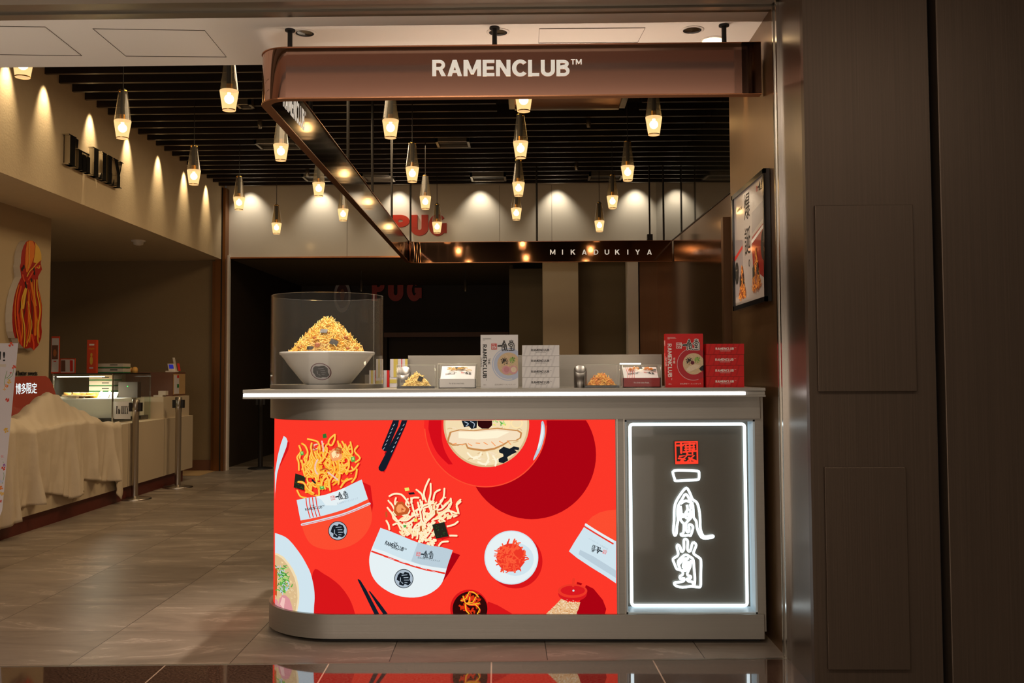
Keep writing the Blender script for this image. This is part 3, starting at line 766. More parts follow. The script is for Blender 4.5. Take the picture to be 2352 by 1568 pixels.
# big red bowl
strips(circ(1115, 978, 141, n=64), 'p_bowl', 2)
g.stroke(circ(1115, 978, 139.5, n=64, a0=0, a1=PI), 2.5, 'p_orange', surf, 2.5*E1)
strips([(985,965)]+smooth([(984,985),(992,1015),(1006,1042),(1030,1066)], 3)+smooth([(1040,1066),(1024,1040),(1015,1010),(1014,965)], 3), 'p_bowld', 3)
strips(smooth(BP([(868,85),(876,160),(850,260),(806,335),(800,325),(828,250),(846,160),(852,85)]), 3, True), 'p_whites', 3)
strips(smooth(BP([(862,95),(868,160),(845,240),(825,265),(840,200),(850,150)]), 3, True), 'p_white2', 4)
strips(circ(1117, 974, 98.5, n=64), 'p_soup', 4)
strips(circ(1117, 974, 94, n=64), 'p_souph', 5)
for i in range(60):
    a = rnd.uniform(0.1, PI-0.1); r = rnd.uniform(30, 88); x, y = 1117+r*math.cos(a), 974+r*math.sin(a)
    st([(x-5, y+rnd.uniform(-2, 2)), (x, y+rnd.uniform(-4, 4)), (x+6, y+rnd.uniform(-3, 3))], rnd.uniform(1.5, 3), rnd.choice(['p_soup', 'p_paleh', 'p_pork']), 6)
for c in ([(360,290),(390,320),(420,315)], [(490,290),(500,330),(480,370)], [(530,310),(550,345),(545,375)], [(400,330),(440,310),(450,290)], [(560,330),(590,350)], [(430,350),(470,365),(500,350)]):
    st(BP(c), 4.2, 'p_paleh', 7)
PORK = BP([(222,222),(228,190),(240,150),(300,133),(400,138),(500,128),(560,122),(640,132),(700,138),(724,155),(718,190),(690,208),(640,212),(600,240),(540,268),(470,280),(400,272),(358,262),(345,232),(300,240),(260,242)])
strips(PORK, 'p_porke', 8)
strips([(1117+(x-1117)*.95, 1009+(y-1009)*.86-1) for x, y in PORK], 'p_pork', 9)
strips(BP([(300,150),(440,150),(560,140),(640,150),(560,190),(420,200),(300,190)]), 'p_paleh', 10)
for i in range(8):
    u = 260+i*52; st(BP([(u,236-(i*4) if i > 1 else 232),(u+25,226+(i % 3)*8)]), 2, 'p_meath', 10)
strips(BP([(320,74),(336,118),(370,112),(385,130),(420,124),(425,74)]), 'p_ink', 8)
strips(BP([(425,74),(430,110),(455,128),(500,128),(524,106),(524,74)]), 'p_cup', 9)
st(BP([(340,82),(365,95),(350,110)]), 2, 'p_grey', 10); st(BP([(380,80),(405,95),(400,120)]), 2, 'p_grey', 10)
strips(circ(*B_(688, 92), 14, 12, n=20), 'p_pale', 8); strips(circ(*B_(688, 92), 11, 9, n=20), 'p_souph', 9); strips(circ(*B_(620, 95), 9, 12, n=16), 'p_pale', 8)
for i in range(16): x, y = B_(530+rnd.random()*85, 76+rnd.random()*30); st([(x, y), (x+rnd.uniform(-5, 5), y+rnd.uniform(-5, 5))], 2.6, rnd.choice(['p_green', 'p_greenl', 'p_yel']), 10)
strips(BP([(568,272),(600,248),(640,262),(668,246),(706,254),(700,272),(672,268),(690,284),(655,300),(625,318),(630,340),(600,358),(568,352),(566,330),(600,312),(596,296),(572,288)]), 'p_ink', 9)
# white bowl at the bottom left
WB = smooth(AP([(80,824),(100,826),(160,850),(200,885),(240,935),(275,985),(300,1030),(325,1080),(342,1140),(353,1200),(356,1260),(352,1320),(350,1400)]), 3)+AP([(60,1400),(60,824)])
strips(WB, 'p_white', 3)
strips(AP([(80,955),(110,960),(150,983),(185,1025),(212,1065),(235,1115),(248,1165),(255,1230),(252,1290),(240,1345),(230,1400),(60,1400),(60,950)]), 'p_souph', 4)
strips(AP([(80,965),(105,972),(140,995),(175,1035),(200,1078),(222,1125),(238,1190),(242,1260),(232,1330),(222,1400),(60,1400),(60,965)]), 'p_soup', 5)
for i in range(46):
    u, v = rnd.uniform(95, 235), rnd.uniform(990, 1330)
    if u < 120+(v-960)*.6: x, y = A_(u, v); st(circ(x, y, rnd.uniform(1, 2.4), n=7)[:6], .8, rnd.choice(['p_souph', 'p_pale']), 6, sm=0)
strips(AP([(86,1060),(108,1058),(106,1150),(104,1250),(84,1256)]), 'p_meat', 6)
for i in range(110):
    t = rnd.random(); u = 148+rnd.gauss(0, 22)+(t-.5)*20; v = 1050+t*170+rnd.gauss(0, 6); x, y = A_(min(208, max(100, u)), v)
    a = rnd.uniform(0, 6.3); k = rnd.uniform(2.5, 5)
    st([(x-k*math.cos(a), y-k*math.sin(a)), (x, y+rnd.uniform(-2, 2)), (x+k*math.cos(a), y+k*math.sin(a))], rnd.uniform(1.2, 3), rnd.choice(['p_green', 'p_green', 'p_greenl', 'p_greend', 'p_whites']), 7+i % 3)
strips(AP([(112,1310),(122,1260),(142,1236),(165,1240),(188,1262),(202,1300),(212,1350),(205,1400),(120,1400)]), 'p_pink', 8)
strips(AP([(86,1270),(100,1262),(112,1280),(112,1325),(86,1310)]), 'p_pink', 8)
strips(AP([(125,1300),(140,1252),(160,1260),(150,1330)]), 'p_pinkh', 9)
# spoon
strips(AP([(150,176),(168,190),(176,212),(168,250),(145,310),(122,370),(106,430),(98,500),(92,560),(91,640),(80,640),(80,500),(95,400),(110,310),(130,230)]), 'p_white', 3)
strips(AP([(176,212),(188,222),(180,270),(150,330),(120,390),(106,430),(145,310)]), 'p_redm', 2)
# chopsticks
def stick(p, m='p_black', l=4): strips(p, m, l)
stick(AP([(880,70),(920,70),(912,110),(848,262),(838,278),(820,278),(804,262),(806,250)])); stick(AP([(938,70),(976,70),(962,110),(832,395),(818,412),(800,414),(784,402),(782,386),(925,110)]), l=6)
stick(AP([(862,205),(880,215),(850,290),(820,300)]), 'p_redd', 3)
for i in range(7):
    u, v = 880-i*11, 110+i*26; st(AP([(u, v), (u+9, v-12)]), 1.3, 'p_grey', 7, sm=0)
    u, v = 945-i*13, 110+i*29; st(AP([(u, v), (u+9, v-12)]), 1.3, 'p_grey', 8, sm=0)
stick(AP([(642,1134),(650,1131),(662,1140),(700,1200),(788,1366),(756,1368)])); stick(AP([(717,1212),(724,1210),(740,1228),(790,1290),(846,1366),(816,1368),(770,1300)]))
# plate of pickled ginger
strips(circ(1174.5, 1280, 62, n=56), 'p_white', 3); strips(circ(1174.5, 1280, 59.5, n=56), 'p_white2', 4)
strips(circ(1184, 1284, 42, 38, n=24), 'p_white', 5); strips(circ(1173, 1280, 33, 33, n=14), 'p_gingerd', 6)
for i in range(95):
    a = rnd.uniform(0, 2*PI); r = 34*math.sqrt(rnd.random()); x, y = 1174+r*math.cos(a), 1279+r*math.sin(a); b = rnd.uniform(0, PI); k = rnd.uniform(4, 11)
    if math.hypot(x-1174+k*math.cos(b), y-1279+k*math.sin(b)) > 41: continue
    st([(x-k*math.cos(b), y-k*math.sin(b)), (x+rnd.uniform(-2, 2), y+rnd.uniform(-2, 2)), (x+k*math.cos(b), y+k*math.sin(b))], rnd.uniform(2, 3.8), rnd.choice(['p_ginger', 'p_ginger', 'p_gingerd', 'p_orange']), 7+i % 4)
# glass of cola with ice
strips(circ(1077.5, 1397, 43.5, n=40), 'p_redm', 3); strips(circ(1079.5, 1398, 40, n=40), 'p_cup', 4)
for i in range(30):
    u, v = rnd.uniform(315, 430), rnd.uniform(1225, 1355)
    st(BP([(u, v), (u+rnd.uniform(-22, 22), v+rnd.uniform(-14, 14)), (u+rnd.uniform(-25, 25), v+rnd.uniform(-25, 25))]), rnd.uniform(2, 5), 'p_amber', 5+i % 2, sm=2)
for c in ([(315,1275),(350,1260),(372,1215),(410,1225),(432,1250)], [(345,1300),(350,1340),(370,1360)], [(360,1290),(395,1285),(415,1250)], [(410,1300),(440,1330),(425,1362)], [(375,1250),(368,1285)], [(330,1245),(345,1290),(390,1300),(440,1290)]):
    st(BP(c), 2.6, 'p_amberh', 8, sm=2); st(BP([(u+6, v+7) for u, v in c]), 1.5, 'p_orange', 7, sm=2)
# pepper mill filled with sesame
strips(BP([(985,1262),(1030,1285),(1112,1285),(1100,1330),(1082,1366),(880,1366),(930,1320)]), 'p_sesame', 4)
for i in range(150):
    t, s_ = rnd.random(), rnd.random(); u = 985-105*t+s_*(115+85*t); v = 1270+95*t+rnd.uniform(-4, 4); x, y = B_(min(1105, u), v); st([(x, y), (x+1.8, y+.6)], 1.5, rnd.choice(['p_sesamel', 'p_porke', 'p_pork']), 5, sm=0)
strips(circ(*B_(1060, 1228), 33, 18, n=30), 'p_lid', 6); strips(circ(*B_(1060, 1210), 34, 16, n=30), 'p_gingerd', 7); strips(circ(*B_(1062, 1207), 28, 11, n=30), 'p_lid', 8)
st(BP([(1068,1132),(1064,1176)]), 6, 'p_gingerd', 9, sm=0); strips(circ(*B_(1066, 1208), 2.4, n=8), 'p_white', 9)
# snack pouches
def seal_disc(cx, cy, r, rot):
    strips(circ(cx, cy, r, n=36), 'p_ink', 20); strips(circ(cx, cy, r*.93, n=36), 'p_grey', 21)
    strips([(cx+x*r, cy+y*r) for x, y in [(-.62,-.35),(-.4,-.62),(-.05,-.5),(.1,-.72),(.5,-.6),(.68,-.25),(.6,.1),(.75,.45),(.45,.7),(.1,.55),(-.05,.75),(-.5,.62),(-.45,.3),(-.75,.1)]], 'p_ink', 22)
    for a, b in (((-.2,-.35),(.35,-.4)), ((0,-.1),(.45,-.12)), ((.05,.15),(.5,.15)), ((.1,.4),(.35,.42)), ((-.35,-.1),(-.35,.3)), ((-.25,.35),(-.1,.5))):
        st([(cx+a[0]*r, cy+a[1]*r), (cx+b[0]*r, cy+b[1]*r)], r*.07, 'p_grey', 23, sm=0)
def rotmap(cx, cy, a, s_=1.0):
    c, s = math.cos(a), math.sin(a)
    return lambda u, v, d: surf(cx+s_*(u*c-v*s), cy+s_*(u*s+v*c), d)
def tx(t, cx, cy, wd, ht, a, m, l, bold=0.02):
    g.text(t, -wd/2, ht/2, wd/2, -ht/2, m, rotmap(cx, cy, a), l*E1, bold=bold)
def pouch_logo(cx, cy, h, a, m='p_ink', l=7, seal='p_gingerd', flip=False):
    k = -1.0 if flip else 1.0
    logo(g, -1.1*h*k, 0.5*h*k, h, m, rotmap(cx, cy, a), l*E1, seal=seal, sv=-k, su=k)
def splash(base, top, n, cols, wd, red=7, spread=1.0):
    (bx0, by0), (bx1, by1) = base; 
    for i in range(n):
        t = rnd.random(); x, y = bx0+(bx1-bx0)*t, by0+(by1-by0)*t
        q = rnd.random()**0.7; ex = top[0]+(t-.5)*top[2]*(.3+q)+rnd.gauss(0, 9); ey = y+(top[1]-y)*q+rnd.uniform(-8, 8)
        sx, sy = x+(ex-x)*rnd.uniform(.0, .75), y+(ey-y)*rnd.uniform(.0, .75)
        dx, dy = ex-sx, ey-sy; L = math.hypot(dx, dy) or 1; 
        if L > 38: sx, sy = ex-dx/L*38, ey-dy/L*38; dx, dy, L = ex-sx, ey-sy, 38
        wob = rnd.uniform(4, 11)*rnd.choice((-1, 1)); px_, py_ = -dy/L, dx/L
        pts = [(sx, sy), (sx+dx*.3+px_*wob, sy+dy*.3+py_*wob), (sx+dx*.65-px_*wob*.6, sy+dy*.65-py_*wob*.6), (ex, ey)]
        st([(a+2.5, b+2) for a, b in pts], wd, 'p_redm', 3); l = 4+(i % 5)*.8
        st(pts, wd, cols[0], l); st([(a-.5, b-.4) for a, b in pts], wd*.45, cols[1], l+.4)
# noodles flying out of the first, orange pouch
splash(((690,1140),(812,1100)), (755, 1020, 95), 95, ('p_noodle', 'p_noodleh'), 4.4)
for c in ([(310,197),(345,205),(375,215),(388,240),(392,270)], [(272,228),(295,245),(310,285),(302,330)], [(490,168),(460,195),(448,225),(470,240),(490,200),(492,168)], [(595,218),(602,250),(608,290),(585,302),(550,262)], [(240,322),(250,355),(252,405)],
          [(432,240),(440,275),(415,330),(385,360)], [(650,360),(620,400),(585,412),(555,395)], [(550,310),(580,330),(585,380),(565,425)], [(638,400),(630,450),(605,485)], [(240,540),(262,580),(300,590)], [(250,482),(285,492),(310,530),(350,560)],
          [(335,272),(345,310),(375,350),(400,360)], [(290,375),(310,420),(345,455)], [(270,340),(280,400),(290,440)], [(380,470),(385,430),(420,425),(450,470),(450,520)], [(480,350),(490,400),(475,450)], [(520,350),(525,420),(515,500)], [(400,520),(410,470),(440,440)], [(460,540),(455,480),(480,440)], [(530,520),(560,480),(605,460)]):
    st([(x+2.5, y+2) for x, y in AP(c)], 4.4, 'p_redm', 7); st(AP(c), 4.4, 'p_noodle', 8); st([(x-.5, y-.5) for x, y in AP(c)], 1.9, 'p_noodleh', 9)
def chunk(cx, cy, rx_, ry_, m, mh, l, n=9):
    pts = [(cx+rx_*(1+rnd.uniform(-.22, .18))*math.cos(a), cy+ry_*(1+rnd.uniform(-.22, .18))*math.sin(a)) for a in [2*PI*i/n for i in range(n)]]
    strips(pts, m, l); strips([(cx+(x-cx)*.62-1, cy+(y-cy)*.6-1) for x, y in pts], mh, l+1)
    for i in range(6):
        a, b = rnd.uniform(0, 6.3), rnd.uniform(0, .6); st([(cx+rx_*b*math.cos(a), cy+ry_*b*math.sin(a)), (cx+rx_*b*math.cos(a)+2, cy+ry_*b*math.sin(a)+1.5)], 1.6, m, l+2, sm=0)
chunk(*A_(498, 305), 15, 15, 'p_meath', 'p_pale', 10); chunk(*A_(515, 275), 9, 10, 'p_meat', 'p_porke', 11)
def nori_print(pts, l=11):
    strips([(x+3, y+3) for x, y in pts], 'p_redm', l-1); strips(pts, 'p_blackd', l)
    x0, x1, y0, y1 = min(p[0] for p in pts)+4, max(p[0] for p in pts)-4, min(p[1] for p in pts)+4, max(p[1] for p in pts)-4
    for i in range(14): x, y = rnd.uniform(x0, x1), rnd.uniform(y0, y1); st([(x, y), (x+1.2, y+.4)], .9, 'p_greend', l+1, sm=0)
nori_print(AP([(228,426),(294,448),(286,540),(216,520)]), 6)
st(AP([(246,484),(275,484),(295,505),(300,540),(340,566)]), 4.4, 'p_noodle', 9)
for (u, v, w_, h_) in ((272,292,24,30), (613,332,30,40), (405,522,34,24)):
    p = AP([(u-w_/2, v-h_/3), (u+w_/3, v-h_/2), (u+w_/2, v+h_/3), (u-w_/3, v+h_/2)]); strips(p, 'p_green', 12); strips([((x+A_(u, v)[0])/2, (y+A_(u, v)[1])/2-1) for x, y in p], 'p_greenl', 13)
strips(AP([(410,165),(432,160),(438,188),(412,192)]), 'p_greend', 12)
for c in ([(375,335),(360,370),(362,410),(375,430)], [(405,212),(412,250),(415,280)], [(445,420),(480,445),(510,470)], [(372,232),(350,240),(352,268),(368,262)]): st(AP(c), 3.4, 'p_pinkh', 12)
st(AP([(345,232),(350,258),(372,268)]), 3.2, 'p_meat', 12); st(AP([(340,470),(360,490)]), 4, 'p_ink', 12); st(AP([(395,405),(430,395),(455,410)]), 3.2, 'p_meat', 12)
# first pouch
P1 = AP([(236,604),(300,590),(360,582),(430,568),(500,545),(560,520),(620,490),(670,467)])
P1b = AP([(690,530),(712,590),(728,640),(738,690),(736,745),(715,800),(675,855),(620,897),(550,925),(480,936),(410,930),(350,910),(312,875),(285,820),(268,760),(252,680)])
strips(P1+smooth(P1b, 3), 'p_orange', 15)
strips(P1+AP([(690,530),(712,598),(640,632),(560,665),(480,690),(400,712),(330,728),(262,740),(250,680)]), 'p_white', 16)
strips(P1[2:6]+AP([(560,600),(500,640),(430,640),(400,600)]), 'p_white2', 17)
st(AP([(272,768),(360,748),(450,726),(540,702),(630,668),(722,628)]), 5.6, 'p_white', 17); st(AP([(272,770),(360,750),(450,728),(540,704),(630,670),(722,630)]), 1.2, 'p_gingerd', 18)
for i, u in enumerate((298, 320, 342, 364)): st(AP([(u,592-i*2),(u+8,650-i*2),(u+28,722-i*4)]), 2.2, 'p_gingerd', 18)
tx('RAMENCLUB™', *A_(357, 657), 44.5, 6.2, math.radians(-9), 'p_ink', 19); tx('THE', *A_(345, 640), 7, 3, math.radians(-9), 'p_ink', 19); tx('JAPAN', *A_(352, 676), 11, 3, math.radians(-9), 'p_grey', 19)
pouch_logo(*A_(548, 572), 17, math.radians(-11), l=19)
tx('赤丸新味ラーメンスナック', *A_(575, 610), 50, 5, math.radians(-15), 'p_grey', 19, 0.0)
seal_disc(*A_(511, 809), 22, 0)
seal_n = 0
# second pouch, pale noodles
splash(((905,1225),(1010,1255)), (975, 1145, 120), 80, ('p_pale', 'p_paleh'), 4.2)
for c in ([(855,578),(890,562),(935,568),(965,600),(985,630)], [(1120,465),(1095,520),(1085,570),(1100,615)], [(1130,495),(1130,560),(1115,620)], [(1222,528),(1218,580),(1195,625),(1170,640)], [(1192,535),(1160,555),(1148,600)], [(1035,535),(1070,565),(1080,600)],
          [(1305,695),(1270,680),(1235,680),(1200,705)], [(1312,748),(1285,768),(1240,780)], [(1304,842),(1250,842),(1200,858)], [(1246,880),(1205,885),(1185,908)], [(848,608),(875,640),(900,690)], [(842,655),(870,690),(915,750),(950,790)], [(835,742),(850,770),(855,800)],
          [(1000,590),(1010,650),(1025,700)], [(1060,680),(1085,640),(1150,625)], [(1235,632),(1200,665),(1160,672)], [(920,740),(970,740),(1010,710),(1050,700)], [(1085,760),(1120,730),(1160,690),(1180,640)], [(1045,620),(1060,680),(1070,740),(1095,770)], [(990,830),(960,800),(940,770)], [(1100,850),(1130,810),(1150,760)],
          [(1000,620),(1010,590),(1050,588)], [(1150,735),(1190,725),(1225,745)], [(1040,860),(1050,800),(1090,790)], [(880,770),(910,760),(930,800)]):
    st([(x+2.5, y+2) for x, y in AP(c)], 4.4, 'p_redm', 7); st(AP(c), 4.4, 'p_pale', 8); st([(x-.5, y-.5) for x, y in AP(c)], 2.2, 'p_paleh', 9)
chunk(*A_(934, 665), 17, 17, 'p_meat', 'p_meath', 10)
for (u, v, w_, h_, m) in ((972,532,34,24,'p_yel'), (1030,738,26,26,'p_yel'), (1252,718,32,30,'p_pale'), (1003,560,46,16,'p_black'), (1165,685,16,34,'p_meat'), (835,700,14,44,'p_meat'), (1065,795,16,40,'p_meat'), (958,778,22,20,'p_green')):
    strips(AP([(u-w_/2, v-h_/3), (u+w_/3, v-h_/2), (u+w_/2, v+h_/3), (u-w_/3, v+h_/2)]), m, 12)
nori_print(AP([(1140,768),(1222,750),(1250,846),(1165,862)]), 11)
P2 = AP([(795,789),(860,812),(930,840),(1000,870),(1060,892),(1130,908),(1205,918),(1278,938)])
strips(P2+smooth(AP([(1262,985),(1240,1050),(1222,1115),(1200,1165),(1160,1205),(1100,1238),(1020,1254),(930,1246),(850,1215),(780,1165),(738,1105),(722,1040),(722,980),(740,920),(765,860)]), 3), 'p_white2', 15)
strips(P2+AP([(1262,985),(1235,1062),(1150,1050),(1060,1035),(980,1010),(900,980),(820,945),(745,925),(765,860)]), 'p_white', 16)
strips(AP([(1045,886),(1130,908),(1205,918),(1278,938),(1262,985),(1235,1060),(1150,1050),(1060,1033),(1000,1012)]), 'p_whites', 17)
st(AP([(738,946),(820,976),(910,1010),(1000,1040),(1100,1068),(1222,1092)]), 4, 'p_gingerd', 18)
for t in (.12, .27, .42, .57, .72, .87):
    u, v = 738+484*t, 948+146*t+8; st(AP([(u-22, v-7), (u+18, v+6)]), .9, 'p_white2', 19, sm=0)
tx('RAMENCLUB™', *A_(897, 914), 51, 9.5, math.radians(21), 'p_ink', 20, .03); tx('THE', *A_(897, 892), 10, 4.5, math.radians(21), 'p_ink', 20); tx('JAPAN', *A_(888, 930), 15, 4, math.radians(21), 'p_ink', 20, 0)
pouch_logo(*A_(1118, 968), 16.5, math.radians(6), l=20)
tx('白丸元味ラーメンスナック', *A_(1118, 999), 51, 4.5, math.radians(10), 'p_ink', 20, 0.0)
seal_disc(*A_(951, 1128), 22, 0)
# third pouch, upside down at the right edge
strips(BP([(1360,668),(1300,672),(1245,685),(1190,715),(1150,760),(1120,810),(1075,880),(1036,946),(1090,990),(1180,1050),(1280,1112),(1360,1166)]), 'p_white', 15)
strips(BP([(1360,668),(1300,672),(1245,685),(1190,715),(1150,760),(1200,795),(1280,840),(1360,885)]), 'p_orange', 16)
st(BP([(1148,766),(1200,800),(1270,842),(1352,892)]), 4.6, 'p_white2', 17); st(BP([(1142,782),(1200,818),(1270,860),(1352,908)]), 3.4, 'p_gingerd', 17)
strips(BP([(1110,935),(1200,980),(1360,1080),(1360,1130),(1200,1030),(1100,965)]), 'p_whites', 16)
st(BP([(1330,1145),(1352,1112)]), 1.6, 'p_gingerd', 17, sm=0); st(BP([(1342,1152),(1354,1134)]), 1.6, 'p_gingerd', 17, sm=0)
pouch_logo(*B_(1213, 932), 15, math.radians(20), l=18, flip=True)
tx('赤丸新味ラーメンスナック', *B_(1232, 896), 50, 4, math.radians(30+180), 'p_grey', 18, 0)
art_g = g
art_g.build('picture_print', panel)

# ---- neon sign recess
nb = G(); YN = F+0.115
mat('sign_back', (0.135, 0.125, 0.105), 0.22, 0.35)
mat('recess_wall', (0.55, 0.68, 0.76), 0.35)  # blue glow of the neon is mixed into the wall colour
nb.box(xn0, xn1, YN, YN+0.008, zb0, zb1, 'sign_back')

nb.build('sign_panel', kiosk)
nw = G()
nw.box(xn0, xn0+0.008, F+0.002, YN, zb0, zb1, 'recess_wall'); nw.box(xn1-0.008, xn1, F+0.002, YN, zb0, zb1, 'recess_wall')
nw.box(xn0, xn1, F+0.002, YN, zb0, zb0+0.008, 'recess_wall'); nw.box(xn0, xn1, F+0.002, YN, zb1-0.008, zb1, 'recess_wall')
nw.build('sign_recess', kiosk)
YT = YN-0.016
rc = [P(1445.5, 974, YT), P(1709, 974, YT), P(1717, 1390, YT), P(1452.5, 1390, YT)]
zt_, zb_ = (rc[0].z+rc[1].z)/2, (rc[2].z+rc[3].z)/2; xl_, xr_ = (rc[0].x+rc[3].x)/2, (rc[1].x+rc[2].x)/2
q = []
for (cx, cz, a0) in ((xr_, zt_, 0), (xl_, zt_, 90), (xl_, zb_, 180), (xr_, zb_, 270)):
    sx_, sz_ = (1 if cx == xr_ else -1), (1 if cz == zt_ else -1)
    for k in range(4):
        a = math.radians(a0+k*30); q.append((cx-sx_*0.012+0.012*math.cos(a), YT, cz-sz_*0.012+0.012*math.sin(a)))
nt_ = G(); nt_.tube(q, 0.0072, 'neon_white', 8, closed=True); nt_.build('neon_frame', kiosk)
YL = YN-0.014
def CP(u, v): return P(1520+.24883*u, 980+.24883*v, YL)
def neon(name, lines, m, r, back=None):
    t = G()
    for pts, cl in lines:
        pp = [CP(*p) for p in (smooth(pts, 3, cl))]; t.tube(pp, r, m, 6, closed=cl)
    return t
R_ = 0.0058
t = neon('n', [([(112,405),(225,402),(330,408),(344,425),(343,475),(325,488),(215,494),(128,498),(120,480),(108,445)], True)], 'neon_white', R_); t.build('neon_character', kiosk)
t = neon('n', [([(120,1003),(108,960),(114,860),(116,760),(132,690),(180,612),(214,572),(236,568),(262,615),(285,668),(325,700),(346,770),(354,850),(356,930),(372,988),(398,1014),(440,1008),(470,1004),(476,1014),(450,1024),(378,1026),(345,985),(326,930),(318,870),(294,832),(288,730),(262,680),(222,620),(186,672),(152,730),(146,800),(150,860),(140,920),(136,980)], True),
              ([(172,710),(222,682),(272,700)], False), ([(172,730),(180,790),(172,850),(190,880),(204,900),(200,975),(176,990),(190,1004),(252,1000),(264,1006),(280,965),(288,925),(274,905),(250,905),(254,958),(232,968),(222,900),(240,870),(268,840),(285,800)], False),
              ([(232,720),(238,762),(218,800),(222,838),(245,838),(262,800),(262,770),(238,764)], False), ([(190,800),(198,840)], False), ([(160,740),(156,840)], False), ([(240,790),(232,820)], False), ([(262,730),(280,760),(282,700),(258,730)], False)], 'neon_white', R_); t.build('neon_character', kiosk)
t = neon('n', [([(115,1440),(130,1466),(190,1480),(270,1472),(330,1478),(358,1470),(360,1380),(362,1240),(346,1208),(300,1176),(296,1150),(318,1090),(286,1068),(262,1148),(238,1130),(240,1055),(220,1036),(204,1050),(204,1130),(182,1152),(168,1105),(148,1088),(140,1110),(152,1170),(138,1195),(104,1220),(120,1270),(138,1310),(160,1318),(190,1330),(194,1360),(168,1380),(172,1402),(206,1398),(200,1424),(150,1434)], True),
              ([(170,1312),(150,1250),(175,1212),(220,1180),(262,1200),(290,1225),(298,1300),(306,1400),(300,1470)], False), ([(196,1300),(205,1250),(240,1215)], False), ([(270,1230),(262,1290),(236,1352),(244,1372),(268,1380),(262,1400),(232,1402),(246,1424),(284,1432),(290,1466)], False), ([(160,1268),(200,1220),(250,1212)], False), ([(222,1240),(232,1255),(205,1312),(220,1325),(240,1290),(255,1240)], False)], 'neon_white', R_); t.build('neon_character', kiosk)
# red seal: carved square
t = G(); pm = lambda u, v, d: P(1520+.24883*u, 980+.24883*v, YL+0.004-d)
t.slab2([(112,132),(335,128),(340,345),(122,348)], 'black', pm, 0, 0.012)
def rs(pts, wd): t.stroke(pts, wd*1.18, 'neon_red', pm, 0.0128)
t.stroke([(126,142),(326,138),(330,334),(132,338)], 20, 'neon_red', pm, 0.0125, closed=True)
for pts, wd in (([(140,172),(196,170)], 16), ([(178,145),(180,240)], 18), ([(205,160),(308,156)], 13), ([(215,185),(300,182)], 12), ([(212,208),(305,204)], 12), ([(222,160),(224,226)], 12), ([(258,145),(258,222)], 13), ([(294,160),(296,216)], 12), ([(200,232),(325,222)], 13), ([(282,212),(284,252)], 12), ([(230,238),(240,250)], 12),
                ([(165,272),(235,262),(175,318)], 15), ([(155,290),(215,300)], 13), ([(232,256),(300,262),(225,330)], 14), ([(250,285),(318,318)], 16), ([(140,325),(325,328)], 14), ([(190,296),(205,332)], 12), ([(268,300),(262,330)], 12)):
    rs(pts, wd)
t.build('neon_seal', kiosk)
nb = G(); nb.box(xn0, xn1, F+0.003, F+0.006, zb0, zb1, 'acrylic'); nb.build('glass_cover', kiosk)

# ================================================================== overhead copper sign band
ZB0, ZB1 = 2.474, 2.707
c1 = (-1.126, F+0.142, 0.142)
BLx = P(935, 600, 11.2).x
side0 = Vector((c1[0]-c1[2], c1[1])); 
c2y = 11.2; r2 = 0.16
path = [(JX-0.012, F)] + [(c1[0]+c1[2]*math.cos(-PI/2-PI/2*i/12), c1[1]+c1[2]*math.sin(-PI/2-PI/2*i/12)) for i in range(13)]
side1 = Vector((BLx-0.02, c2y))
path += [tuple(side1)] + [(side1.x+r2+r2*math.cos(PI-PI/2*i/10), c2y+r2*math.sin(PI-PI/2*i/10)) for i in range(1, 11)]
path += [(rx(c2y+r2)-0.01, c2y+r2)]
def offset(path, t):
    out = []; N = len(path)
    for i, p in enumerate(path):
        a = Vector(path[max(0, i-1)]); b = Vector(path[min(N-1, i+1)]); d = (b-a).normalized()
        out.append((p[0]+d.y*t, p[1]-d.x*t))
    return out
inn = offset(path, 0.035)                    # inner side (to the right of travel)
N = len(path); band = thing('sign_band', (0, F, ZB0), 'copper mirror sign band hanging over the kiosk and running back into the hall', 'sign')
g = G()
vo0 = [(x, y, ZB0) for x, y in path]; vo1 = [(x, y, ZB1) for x, y in path]; vi0 = [(x, y, ZB0) for x, y in inn]; vi1 = [(x, y, ZB1) for x, y in inn]
ids = range(N-1)
g.add(vo0+vo1, [(i, i+1, i+1+N, i+N) for i in ids if 0 < i < 13 or 13 < i < N-2], 'copper_mirror', True); g.add(vo0+vo1, [(i, i+1, i+1+N, i+N) for i in (0, 13, N-2)], 'copper_mirror')
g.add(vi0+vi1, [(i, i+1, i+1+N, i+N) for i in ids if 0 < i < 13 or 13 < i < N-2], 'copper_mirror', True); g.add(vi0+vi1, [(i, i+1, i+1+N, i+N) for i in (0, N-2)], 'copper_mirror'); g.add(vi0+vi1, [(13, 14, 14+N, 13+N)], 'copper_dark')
g.build('mirror_band', band)
g = G(); ob, ib = offset(path, -0.004), offset(path, 0.041)
for z0, z1 in ((ZB0-0.006, ZB0), (ZB1, ZB1+0.004)):
    v = [(x, y, z0) for x, y in ob]+[(x, y, z0) for x, y in ib]+[(x, y, z1) for x, y in ob]+[(x, y, z1) for x, y in ib]
    for i in ids:
        g.add([v[i], v[i+1], v[i+1+N], v[i+N], v[i+2*N], v[i+1+2*N], v[i+1+3*N], v[i+3*N]], [(0,1,2,3),(4,5,6,7),(0,1,5,4),(3,2,6,7)], 'copper_edge')
g.build('band_edge', band)
g = G(); g.box(JX-0.10, JX-0.012, F-0.004, F+0.045, ZB0-0.002, ZB1+0.002, 'copper_dark'); g.box(P(1716, 150, F-.004).x, P(1719, 150, F-.004).x, F-0.003, F, ZB0, ZB1, 'black'); g.build('end_bracket', band)
mf = pxmap(F); g = G()
